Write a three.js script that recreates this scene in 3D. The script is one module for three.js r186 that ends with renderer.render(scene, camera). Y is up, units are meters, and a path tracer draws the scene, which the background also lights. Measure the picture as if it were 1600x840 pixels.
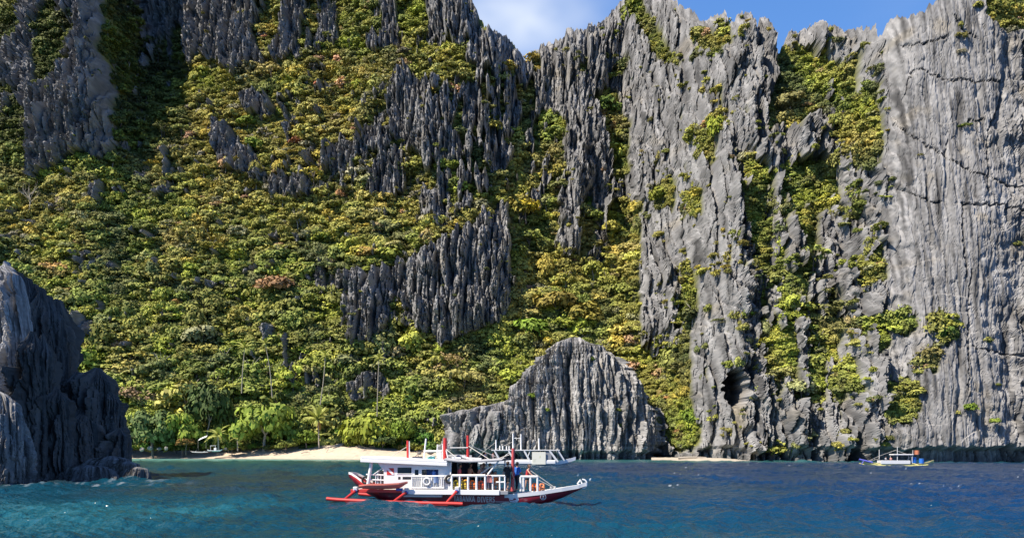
import * as THREE from 'three';
import { mergeGeometries } from 'three/addons/utils/BufferGeometryUtils.js';
import { RoundedBoxGeometry } from 'three/addons/geometries/RoundedBoxGeometry.js';
import { FontLoader } from 'three/addons/loaders/FontLoader.js';

// ---------------------------------------------------------------- camera, sky, sun, exposure
const EYE = 3.5, FOCAL = 1386, HORIZON = 702;          // eye height (m); lens and horizon row of the 1600 x 840 frame
const scene = new THREE.Scene();
const camera = new THREE.PerspectiveCamera(2 * Math.atan(HORIZON / FOCAL) * 180 / Math.PI, 1600 / (2 * HORIZON), 0.5, 9000);
camera.position.set(0, EYE, 0);
camera.setViewOffset(1600, 2 * HORIZON, 0, 0, 1600, 840);   // lens shifted up: verticals stay upright
camera.updateProjectionMatrix();
const renderer = new THREE.WebGLRenderer();
renderer.toneMapping = THREE.LinearToneMapping;
renderer.toneMappingExposure = 1.7;
renderer.shadowMap.enabled = true;

const SUN_AZ = 61 * Math.PI / 180, SUN_EL = 50 * Math.PI / 180;   // from the left, behind the camera
const sunDir = new THREE.Vector3(-Math.sin(SUN_AZ) * Math.cos(SUN_EL), Math.sin(SUN_EL), Math.cos(SUN_AZ) * Math.cos(SUN_EL));
const sun = new THREE.DirectionalLight(0xfff3e2, 5.0);
sun.position.copy(sunDir).multiplyScalar(900).add(new THREE.Vector3(0, 60, -300));
sun.target.position.set(0, 60, -300);
sun.castShadow = true;
Object.assign(sun.shadow.camera, { left: -600, right: 600, top: 500, bottom: -500, near: 10, far: 2200 });
sun.shadow.mapSize.set(4096, 4096);
scene.add(sun, sun.target);

// ---------------------------------------------------------------- seeded randomness and noise
function rng(seed) {
  let s = seed | 0;
  return () => { s = (s + 0x6d2b79f5) | 0; let t = Math.imul(s ^ (s >>> 15), 1 | s); t = (t + Math.imul(t ^ (t >>> 7), 61 | t)) ^ t; return ((t ^ (t >>> 14)) >>> 0) / 4294967296; };
}
const PERM = new Uint8Array(512), GX = new Float32Array(256), GY = new Float32Array(256), RND = new Float32Array(256);
{
  const r = rng(77);
  const p = Array.from({ length: 256 }, (_, i) => i);
  for (let i = 255; i > 0; i--) { const j = Math.floor(r() * (i + 1)); [p[i], p[j]] = [p[j], p[i]]; }
  for (let i = 0; i < 512; i++) PERM[i] = p[i & 255];
  for (let i = 0; i < 256; i++) { const a = r() * Math.PI * 2; GX[i] = Math.cos(a); GY[i] = Math.sin(a); RND[i] = r(); }
}
const lerp = (a, b, t) => a + (b - a) * t, clamp = (x, a = 0, b = 1) => x < a ? a : x > b ? b : x;
const smooth = (a, b, x) => { const t = clamp((x - a) / (b - a)); return t * t * (3 - 2 * t); };
const hash = (i, j, k = 0) => RND[PERM[(PERM[(PERM[i & 255] + j) & 255] + k) & 255]];
function noise(x, y) {                                   // gradient noise, about -1 .. 1
  const ix = Math.floor(x), iy = Math.floor(y), fx = x - ix, fy = y - iy;
  const u = fx * fx * fx * (fx * (fx * 6 - 15) + 10), v = fy * fy * fy * (fy * (fy * 6 - 15) + 10);
  const A = PERM[ix & 255], B = PERM[(ix + 1) & 255];
  const a = PERM[(A + iy) & 255], b = PERM[(B + iy) & 255], c = PERM[(A + iy + 1) & 255], d = PERM[(B + iy + 1) & 255];
  const n0 = GX[a] * fx + GY[a] * fy, n1 = GX[b] * (fx - 1) + GY[b] * fy, n2 = GX[c] * fx + GY[c] * (fy - 1), n3 = GX[d] * (fx - 1) + GY[d] * (fy - 1);
  return 1.42 * lerp(lerp(n0, n1, u), lerp(n2, n3, u), v);
}
const fbm = (x, y, n = 4) => { let s = 0, a = 0.5; for (let i = 0; i < n; i++, a *= 0.5, x = x * 2.03 + 17.1, y = y * 2.03 + 9.7) s += a * noise(x, y); return s; };
const ridge = (x, y) => 1 - Math.abs(noise(x, y)) * 1.6;

// ---------------------------------------------------------------- names and labels
const used = new Map();
function numbered(name) { const k = used.get(name) ?? 0; used.set(name, k + 1); return k ? name + '_' + String(k).padStart(3, '0') : name; }
function tag(o, label, category, group, kind) {
  if (label) o.userData.label = label;
  if (category) o.userData.category = category;
  if (group) o.userData.group = group;
  if (kind) o.userData.kind = kind;
  return o;
}
function shade(o) { o.castShadow = true; o.receiveShadow = true; return o; }
function part(name, geo, mat, parent) { const m = shade(new THREE.Mesh(geo, mat)); m.name = parent ? name : numbered(name); (parent ?? scene).add(m); return m; }
function thing(name, label, category, group) { const g = new THREE.Group(); g.name = numbered(name); scene.add(g); return tag(g, label, category, group); }
const at = (px, py, d) => new THREE.Vector3((px - 800) / FOCAL * d, EYE - (py - HORIZON) / FOCAL * d, -d);
const seaDist = (py) => EYE * FOCAL / (py - HORIZON);     // distance of a point of the sea seen at that row

// ---------------------------------------------------------------- sky: clear blue air with thin white cloud
{
  const W = 1024, H = 512, data = new Float32Array(W * H * 4);
  for (let j = 0; j < H; j++) {
    const el = ((j + 0.5) / H - 0.5) * Math.PI, s = Math.sin(el);
    for (let i = 0; i < W; i++) {
      const az = ((i + 0.5) / W - 0.5) * 2 * Math.PI, x = Math.cos(az) * Math.cos(el), z = Math.sin(az) * Math.cos(el);
      const up = Math.max(0, s), t = Math.pow(1 - up, 1.6);
      let r = lerp(0.014, 0.17, t), g = lerp(0.070, 0.37, t), b = lerp(0.26, 0.76, t);
      const glow = Math.pow(Math.max(0, x * sunDir.x + s * sunDir.y + z * sunDir.z), 8) * 0.12;
      r += glow; g += glow; b += glow;
      if (s > 0.02) {                                     // cirrus sheets on a plane high above
        const u = x / (s + 0.12) * 1.1, v = z / (s + 0.12) * 1.1;
        const c = smooth(0.02, 0.42, fbm(u * 1.3 + 3.7, v * 1.3 + 1.2, 5) + 0.35 * fbm(u * 0.5 + 9, v * 0.5, 2) + 0.02) * smooth(0.02, 0.2, s) * 0.85;
        // one soft bank of cloud ahead, a little left of the peak
        const ca = Math.atan2(x, -z) - 0.0, ce = el - 0.452, bank = Math.exp(-Math.pow((ca - 0.005) / 0.085, 2) - Math.pow(ce / 0.04, 2)) * (0.9 + 0.5 * fbm(ca * 30, ce * 60, 3));
        const k = clamp(Math.max(c * 0.3 * smooth(0.25, 0.7, Math.abs(ca)), bank * 0.85));
        r = lerp(r, 0.50, k); g = lerp(g, 0.55, k); b = lerp(b, 0.64, k);
      }
      if (s < 0) { const k = smooth(0, -0.15, s); r = lerp(r, 0.05, k); g = lerp(g, 0.12, k); b = lerp(b, 0.2, k); }
      data.set([r, g, b, 1], (j * W + i) * 4);
    }
  }
  const t = new THREE.DataTexture(data, W, H, THREE.RGBAFormat, THREE.FloatType);
  t.mapping = THREE.EquirectangularReflectionMapping; t.magFilter = t.minFilter = THREE.LinearFilter; t.needsUpdate = true;
  scene.background = t; scene.environment = t;
}

// ---------------------------------------------------------------- the lie of the land: where bare rock and where forest is
const MW = 1300, MH = 580, MX = 500, MY = 400;            // a plan of the mountain face, half a unit per cell
const canvas = document.createElement('canvas'); canvas.width = MW; canvas.height = MH;
const ctx = canvas.getContext('2d');
ctx.fillStyle = '#000'; ctx.fillRect(0, 0, MW, MH);
function area(list, color) {
  ctx.fillStyle = color;
  for (const text of list) {
    const pts = text.split(' ').map((p) => p.split(',').map(Number));
    ctx.beginPath();
    pts.forEach(([x, y], i) => ctx[i ? 'lineTo' : 'moveTo']((x + MX) / 2, (y + MY) / 2));
    ctx.closePath(); ctx.fill();
  }
}
area([
  '830,75 880,55 985,-60 1400,-400 2100,-400 2100,760 1030,760 1015,560 1000,520 990,420 940,420 900,400 870,395 872,330 885,250 890,190 840,165 830,160 850,110',
], '#fff');
area([                                                    // forest on the rocky right half
  '975,-2 1008,-2 1015,30 1035,45 1042,85 1025,88 1012,60 985,45', '1080,55 1140,45 1142,65 1120,100 1085,100', '928,145 965,142 972,175 985,200 985,270 960,300 948,245 940,185',
  '950,320 1005,315 1000,400 1000,500 985,540 940,500 945,420', '905,330 930,300 935,380 905,420', '1015,290 1055,278 1060,325 1030,330', '1085,250 1105,185 1138,172 1135,215 1110,255',
  '1060,345 1075,295 1100,290 1102,335', '1155,235 1200,258 1205,290 1165,290', '1165,285 1205,300 1220,420 1190,430 1170,390', '1195,210 1200,150 1230,85 1285,75 1300,110 1345,90 1335,130 1320,160 1300,175 1270,190 1250,200 1210,205',
  '1300,190 1375,120 1378,270 1345,270 1320,235 1300,230', '1210,280 1250,255 1300,250 1310,330 1280,345 1290,420 1280,440 1220,430 1215,350', '1313,330 1345,285 1350,345 1325,350', '1350,385 1380,385 1385,450 1350,440',
  '1195,440 1240,420 1280,440 1325,470 1325,555 1295,560 1250,550 1200,560', '1195,560 1300,555 1360,560 1355,610 1300,630 1200,625', '1330,500 1390,495 1395,540 1370,560 1335,545', '1380,600 1435,590 1437,660 1385,665',
  '1400,490 1430,490 1432,525 1402,525', '1440,540 1475,545 1465,585 1440,580', '1465,510 1500,500 1495,535 1470,535', '1530,-100 1700,-100 1700,50 1560,55 1535,20',
  '985,600 1015,560 1030,550 1075,530 1078,600 1090,640 1095,680 1090,705 1045,705 1035,650 1000,600', '1062,440 1090,420 1090,500 1075,535 1060,520', '945,120 985,85 985,100 960,125', '905,100 918,90 922,120 908,125', '1045,85 1068,82 1066,105 1048,105',
], '#000');
area(['0,-400 740,-400 735,60 640,80 500,72 470,90 395,100 360,112 310,85 290,110 262,140 180,240 110,275 0,282'], '#fff');
area([
  '70,-20 112,20 108,112 60,132 55,60', '165,-40 200,-40 215,60 205,140 182,100 150,75 128,92 122,70 160,50', '176,88 290,88 290,140 240,180 180,240 174,190', '-100,150 40,170 55,290 -100,290', '-100,-100 26,-100 28,60 -100,80', '215,52 285,46 290,135 215,130',
  '478,-60 503,-60 505,40 490,72 475,72', '522,-80 588,-80 590,60 560,75 525,60', '612,0 665,-60 668,60 640,90 622,60', '690,58 735,72 730,110 690,100', '-60,90 30,130 20,160 -60,150', '85,235 125,240 150,240 140,290 60,300', '420,-60 440,-60 442,60 410,100 400,60',
], '#000');
area([                                                    // bare rock on the forested left half
  '45,0 70,0 62,55 50,130 30,120 35,60', '55,140 100,150 112,235 85,270 60,230', '110,15 165,0 165,60 125,95 112,60', '118,105 160,90 178,130 172,190 150,235 130,240 120,180', '200,-40 265,-40 250,60 215,55',
  '285,-60 420,-60 405,40 395,90 360,112 310,85 320,45 285,55', '440,-60 475,-60 472,65 455,82 440,60', '505,-60 520,-60 518,40 505,40', '590,-60 610,-60 620,40 635,55 620,80 590,70', '665,10 690,-40 735,-60 750,30 745,55 720,75 690,60 670,40',
  '735,75 765,40 790,50 822,95 818,135 790,130 750,110 730,95', '615,115 640,110 660,130 690,135 710,170 710,260 690,262 665,250 640,240 620,215 610,190 612,150', '720,125 755,120 750,150 760,190 740,215 725,190', '765,225 800,170 815,165 800,240 775,270 762,262',
  '380,148 405,145 428,165 425,185 400,185 385,175', '330,185 360,195 380,230 402,240 402,285 375,270 350,265 340,230', '515,235 560,225 570,240 545,265 515,265', '575,215 600,200 608,225 580,238', '595,250 632,235 635,280 632,305 600,312 578,315 582,280',
  '425,285 478,278 480,300 430,305', '690,375 760,340 795,315 800,400 797,490 760,515 730,520 690,545 660,520 640,515 610,500 600,530 560,545 540,520 535,480 545,440 535,425 590,420 640,405', '490,415 510,412 512,460 498,470', '520,420 535,422 535,470 522,465',
  '445,600 455,570 470,540 480,560 500,580 502,605 470,605', '545,625 550,600 575,580 610,590 615,620 580,625', '660,660 665,640 715,638 710,665', '105,490 125,485 160,520 170,525 140,530 108,520', '140,285 170,290 165,310 140,308', '415,505 425,505 435,540 418,530',
  '885,190 915,200 912,280 905,395 875,395 880,300', '920,190 940,180 958,250 960,310 940,360 925,300', '868,215 848,330 800,365 840,290', '805,75 825,95 835,130 815,130',
], '#fff');
area(['605,478 640,472 640,490 610,492'], '#000');
area(['765,130 815,130 805,240 775,290 725,340 700,365 655,330 690,275 715,220 742,190', '380,250 560,210 600,300 420,320', '560,150 600,115 645,200 600,260 560,240', '425,145 470,138 482,205 440,212', '640,285 690,300 705,350 650,348', '245,258 290,248 300,292 258,300', '480,110 520,100 530,150 490,160', '100,400 150,380 170,420 120,440'], 'rgba(255,255,255,0.45)');
area(['1225,330 1240,300 1250,420 1235,440', '1270,380 1285,330 1294,470 1275,500', '1310,420 1325,400 1330,560 1312,570', '1250,450 1262,440 1267,610 1248,610', '1205,300 1215,290 1222,500 1208,520', '1345,520 1356,500 1362,640 1348,640', '1290,560 1300,540 1304,640 1290,640', '1220,580 1230,560 1234,640 1222,640'], '#fff');
const ROCK = new Float32Array(MW * MH);
{
  const d = ctx.getImageData(0, 0, MW, MH).data;
  for (let i = 0; i < MW * MH; i++) ROCK[i] = d[i * 4] / 255;
}
function blur(src, r, passes = 2) {                       // box blur, both ways
  let a = src;
  for (let p = 0; p < passes; p++) {
    const b = new Float32Array(MW * MH), c = new Float32Array(MW * MH);
    for (let y = 0; y < MH; y++) { let s = 0; for (let x = -r; x < MW + r; x++) { const xi = clamp(x + r, 0, MW - 1), xo = clamp(x - r - 1, 0, MW - 1); if (x === -r) { for (let k = -r; k <= r; k++) s += a[y * MW + clamp(x + k, 0, MW - 1)]; } else s += a[y * MW + xi] - a[y * MW + xo]; if (x >= 0 && x < MW) b[y * MW + x] = s / (2 * r + 1); } }
    for (let x = 0; x < MW; x++) { let s = 0; for (let k = -r; k <= r; k++) s += b[clamp(k, 0, MH - 1) * MW + x]; for (let y = 0; y < MH; y++) { c[y * MW + x] = s / (2 * r + 1); s += b[clamp(y + r + 1, 0, MH - 1) * MW + x] - b[clamp(y - r, 0, MH - 1) * MW + x]; } }
    a = c;
  }
  return a;
}
function look(f, px, py) {
  const x = clamp((px + MX) / 2, 0, MW - 1.01), y = clamp((py + MY) / 2, 0, MH - 1.01), i = x | 0, j = y | 0, u = x - i, v = y - j, o = j * MW + i;
  return lerp(lerp(f[o], f[o + 1], u), lerp(f[o + MW], f[o + MW + 1], u), v);
}
const ROCK_SOFT = blur(ROCK, 3, 2), ROCK_WIDE = blur(ROCK, 9, 2);
const rockAt = (px, py) => look(ROCK_SOFT, px + 10 * fbm(px / 22, py / 34, 3), py + 16 * fbm(px / 16 + 50, py / 30, 3)) + 0.5 * fbm(px / 9, py / 22, 3)
  + 0.75 * noise(px / 21, py / 150 + 4) * smooth(330, 270, px) * smooth(270, 200, py) + 0.6 * noise(px / 12, py / 60 + 9) * smooth(380, 420, px) * smooth(120, 80, py) * smooth(760, 700, px)
  + (0.14 + 1.05 * noise(px / 11 + 3, py / 34)) * smooth(630, 690, px) * smooth(890, 850, px) * smooth(340, 280, py) * smooth(60, 130, py) + 0.75 * noise(px / 13 + 8, py / 60) * smooth(1000, 1060, px) * smooth(1375, 1340, px)
  + 0.62 * smooth(0.42, 0.62, noise(px / 17 + 5, py / 24 + 3)) * smooth(690, 560, py) * smooth(60, 130, py) * smooth(900, 700, px);
const curve = (text) => { const p = text.split(' ').map((s) => s.split(',').map(Number)); return (x) => { let i = 0; while (i < p.length - 2 && p[i + 1][0] < x) i++; return lerp(p[i][1], p[i + 1][1], clamp((x - p[i][0]) / (p[i + 1][0] - p[i][0]))); }; };
const skyline = curve('-500,-260 300,-240 600,-150 690,-60 735,0 748,28 760,45 790,58 805,72 818,96 826,98 835,82 860,72 880,62 885,50 900,50 915,45 935,40 950,25 965,10 980,0 985,-5 1010,-12 1040,-8 1050,3 1075,20 1100,38 1110,30 1130,25 1142,40 1150,28 1170,27 1178,45 1184,50 1188,32 1196,32 1203,55 1210,78 1220,85 1228,58 1240,48 1260,48 1270,40 1290,46 1300,44 1312,52 1330,50 1365,50 1372,62 1380,55 1392,32 1405,28 1420,26 1450,18 1462,5 1480,-4 1500,-20 1700,-60 2100,-80');
const footRow = curve('-500,701 640,701 690,709 720,716 1025,717 1100,718 1200,720 1380,722 2100,726');   // where the face meets beach or sea
const footDist = curve('-500,352 640,350 720,338 1025,330 1100,300 1200,272 1380,248 1500,240 2100,225');
// Depth of the face: rising from its foot, steep where rock is bare and less so where forest grows.
const DEPTH = new Float32Array(MW * MH);
{
  for (let i = 0; i < MW; i++) {
    const px = i * 2 - MX, pf = footRow(px);
    let d = footDist(px), y = EYE - (pf - HORIZON) / FOCAL * d;
    for (let j = MH - 1; j >= 0; j--) {
      const py = j * 2 - MY;
      if (py < pf) {
        const E = (HORIZON - py) / FOCAL, right = smooth(1000, 1250, px), wall = smooth(1330, 1410, px);
        const k = ROCK_WIDE[j * MW + i];
        const s = lerp(lerp(1.3, 2.2, right), lerp(lerp(3.0, 4.5, right), 7, wall), k);
        const d2 = Math.max(d, (y - d * s - EYE) / (E - s));
        y = EYE + d2 * E; d = d2;
      }
      DEPTH[j * MW + i] = d;
    }
  }
  DEPTH.set(blur(DEPTH, 13, 2));
  const swell = [                                          // [column, row, half width, half height, metres towards the sea]
    [100, 40, 115, 190, 16], [255, 60, 34, 95, -16], [1130, 400, 60, 330, 7], [1020, 180, 60, 150, 4], [1190, 500, 20, 200, -5], [1290, 380, 30, 250, -6], [1340, 300, 12, 160, -3], [1480, 300, 100, 500, 5], [895, 300, 18, 110, 7], [945, 270, 10, 90, 5],
    [970, 330, 14, 100, -7], [660, 180, 55, 80, 8], [720, 430, 80, 90, 10], [570, 480, 35, 60, 8], [1020, 470, 34, 60, 12],
  ];
  for (let j = 0; j < MH; j++) for (let i = 0; i < MW; i++) {
    const px = i * 2 - MX, py = j * 2 - MY;
    let o = 0;
    const wob = 26 * fbm(px / 60 + 3, py / 34, 3) + 9 * noise(px / 15, py / 12);
    for (const [cx, cy, rx, ry, m] of swell) { const u = Math.abs((px + wob - cx) / rx), v = Math.abs((py - cy) / ry); if (u < 1.6 && v < 1.6) o += m * smooth(1.6, 0.4, u) * smooth(1.5, 0.5, v); }
    DEPTH[j * MW + i] -= o;
  }
}
const depthAt = (px, py) => look(DEPTH, px, py);
const DEPTH_WIDE = blur(DEPTH, 9, 2);
const turn = (px, py) => 0.22 * (look(DEPTH, px, py) - look(DEPTH_WIDE, px, py));   // length along the rock where it turns away

// ---------------------------------------------------------------- limestone relief
// Blades of karst: each has a pointed tip, stands upright in front of the slope and is cut off behind its tip.
function blades(x, y, cw, len, lean, seed) {
  let best = 0;
  const ch = len * 0.42;
  for (let ci = Math.floor(x / cw) - 1; ci <= Math.floor(x / cw) + 1; ci++) {
    const stag = hash(ci, 7, seed) * ch;
    for (let cj = Math.floor((y - stag) / ch); cj <= Math.floor((y - stag + len) / ch); cj++) {
      const h1 = hash(ci, cj, seed), h2 = hash(ci + 31, cj, seed + 5), h3 = hash(ci, cj + 57, seed + 9), h4 = hash(ci + 91, cj + 13, seed + 2);
      const L = len * (0.45 + 0.55 * h1), ay = stag + (cj + h2) * ch, t = (ay - y) / L;
      if (t <= 0 || t >= 1) continue;
      const ax = (ci + 0.5 + (h3 - 0.5) * 0.9) * cw + (ay - y) * (h4 - 0.5) * 0.12;
      const w = cw * (0.55 + 0.5 * h2) * (0.12 + 0.88 * Math.pow(t, 0.55));
      const q = (x - ax) / w;
      if (q <= -1 || q >= 1) continue;
      const s = q + (h4 - 0.5) * 0.5 * (1 - q * q);
      const p = L * lean * (1 - t) * (0.35 + 0.65 * (1 - Math.pow(Math.abs(s), 1.6))) * (0.7 + 0.6 * h3);
      if (p > best) best = p;
    }
  }
  return best;
}
const CRACKS = [
  '1432,112 1440,110 1475,123 1520,127 1560,128', '1428,112 1418,125 1408,160', '1395,195 1450,230 1520,270 1590,298', '1380,285 1430,308 1470,320', '1560,128 1562,160 1545,200 1542,240 1540,300', '1500,320 1560,322 1605,340', '1502,318 1500,380 1510,430',
  '1480,215 1478,250', '1500,200 1515,190 1535,188', '1400,75 1440,70 1475,60', '1515,540 1560,552 1605,560', '1515,420 1514,520 1512,620', '1375,120 1372,270 1375,420', '1490,25 1500,45 1525,60',
].map((s) => s.split(' ').map((p) => p.split(',').map(Number)));
function crack(px, py) {
  let best = 9;
  for (const c of CRACKS) for (let i = 0; i + 1 < c.length; i++) {
    const [x0, y0] = c[i], [x1, y1] = c[i + 1], dx = x1 - x0, dy = y1 - y0, t = clamp(((px - x0) * dx + (py - y0) * dy) / (dx * dx + dy * dy));
    const d = Math.hypot(px - x0 - dx * t, py - y0 - dy * t);
    if (d < best) best = d;
  }
  return best;
}
// Relief in metres towards the sea at a point (x along, y up) of a rock face; wall 0..1 is how smooth the face is.
// Upright blocks: every block stands proud by its own amount, leans its own way and is parted from its neighbours by a cleft.
function blocks(x, y, cw, ch, seed, tiltX, cleft) {
  const u = x / cw, v = y / ch, iu = Math.floor(u), iv = Math.floor(v);
  let f1 = 9, f2 = 9, bi = 0, bj = 0, bx = 0, by = 0;
  for (let i = iu - 1; i <= iu + 1; i++) for (let j = iv - 1; j <= iv + 1; j++) {
    const dx = i + 0.1 + 0.8 * hash(i, j, seed) - u, dy = j + 0.1 + 0.8 * hash(i + 37, j + 11, seed) - v, d = dx * dx + dy * dy * 0.6;
    if (d < f1) { f2 = f1; f1 = d; bi = i; bj = j; bx = dx; by = dy; } else if (d < f2) f2 = d;
  }
  const e = Math.sqrt(f2) - Math.sqrt(f1);
  return hash(bi, bj, seed + 3) + bx * tiltX * (hash(bi, bj, seed + 7) - 0.35) * 2 + by * 0.45 * (hash(bi, bj, seed + 8) - 0.5) - cleft * smooth(0.16, 0.0, e);
}
function relief(x, y, wall) {
  const wx = x + 1.5 * fbm(x / 16, y / 30, 3) + 0.35 * noise(x / 2.1, y / 5), wy = y + 3 * noise(x / 9 + 40, y / 14), rough = 1 - wall;
  let o = -5.0 * rough;
  if (wall < 1) {
    const big = blades(wx, wy, 9, 44, 0.25, 11), mid = blades(wx + 3, wy, 4.2, 24, 0.32, 23), small = blades(wx, wy + 2, 1.9, 11, 0.40, 37), tiny = blades(wx + 1, wy, 0.95, 5, 0.40, 51);
    o += rough * (big * 0.85 + mid * 0.85 + small * 0.75 + tiny * 0.6);
  }
  o += lerp(2.5, 0.5, wall) * blocks(wx, wy, lerp(5.2, 8, wall), lerp(36, 50, wall), 3, 1.0, lerp(1.1, 0.3, wall)) + lerp(1.5, 0.35, wall) * blocks(wx + 9, wy, 2.1, 15, 19, 1.0, 1.0) + lerp(0.7, 0.2, wall) * blocks(wx * 1.0 + 4, wy, 0.95, 5.5, 29, 0.9, 0.9);
  // chimneys and runnels: narrow, deep, near upright
  const deepC = smooth(0.15, 0.0, Math.abs(noise(wx / 9 + 3, wy / 90))), midC = smooth(0.2, 0.0, Math.abs(noise(wx / 3.4 + 20, wy / 42 + 5))), runnel = ridge(wx / 0.8 + 9, wy / 13) + 0.7 * ridge(wx / 1.5 + 40, wy / 26);
  const here = smooth(-0.35, 0.25, noise(x / 17 + 80, y / 40)), there = smooth(-0.3, 0.3, noise(x / 10 + 140, y / 20));
  o -= lerp(5.2, 1.0, wall) * deepC * (0.3 + 0.7 * here) + lerp(2.4, 0.45, wall) * midC * (0.3 + 0.7 * there);
  o += lerp(2.0, 1.3, wall) * ridge(wx / 13 + 4, wy / 70) + lerp(0.9, 0.7, wall) * fbm(x / 7, y / 11, 4) + lerp(0.62, 0.15, wall) * runnel * (0.55 + 0.45 * here);
  const bed = y / 7 + 1.3 * noise(x / 14, y / 25 + 7); o += lerp(1.0, 0.4, wall) * (bed - Math.floor(bed) - 0.5) * smooth(-0.1, 0.45, noise(x / 12 + 33, y / 18));
  const q = x + 0.8 * o;                                  // along the stone, so that flanks are worn as well
  return o + lerp(0.55, 0.3, wall) * fbm(q / 1.1, y / 2.6, 3) + lerp(0.6, 0.14, wall) * ridge(q / 0.75 + 9, y / 14) + lerp(0.5, 0.14, wall) * blocks(q, y, 1.3, 6, 61, 0.8, 0.8);
}
const ROCK_TONE = new THREE.Color();
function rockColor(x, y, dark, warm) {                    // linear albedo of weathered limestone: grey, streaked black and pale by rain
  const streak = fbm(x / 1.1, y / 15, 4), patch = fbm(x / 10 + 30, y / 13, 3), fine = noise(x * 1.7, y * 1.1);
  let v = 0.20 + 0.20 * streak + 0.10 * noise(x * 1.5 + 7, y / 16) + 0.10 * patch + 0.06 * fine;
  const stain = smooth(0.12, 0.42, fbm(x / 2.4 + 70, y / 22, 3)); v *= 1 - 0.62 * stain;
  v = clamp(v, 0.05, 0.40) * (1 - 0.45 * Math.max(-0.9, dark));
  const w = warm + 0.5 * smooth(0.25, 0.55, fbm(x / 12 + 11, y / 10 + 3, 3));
  return ROCK_TONE.setRGB(v * (1.01 + 0.16 * w), v * (1 + 0.02 * w), v * (0.985 - 0.22 * w));
}
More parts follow.
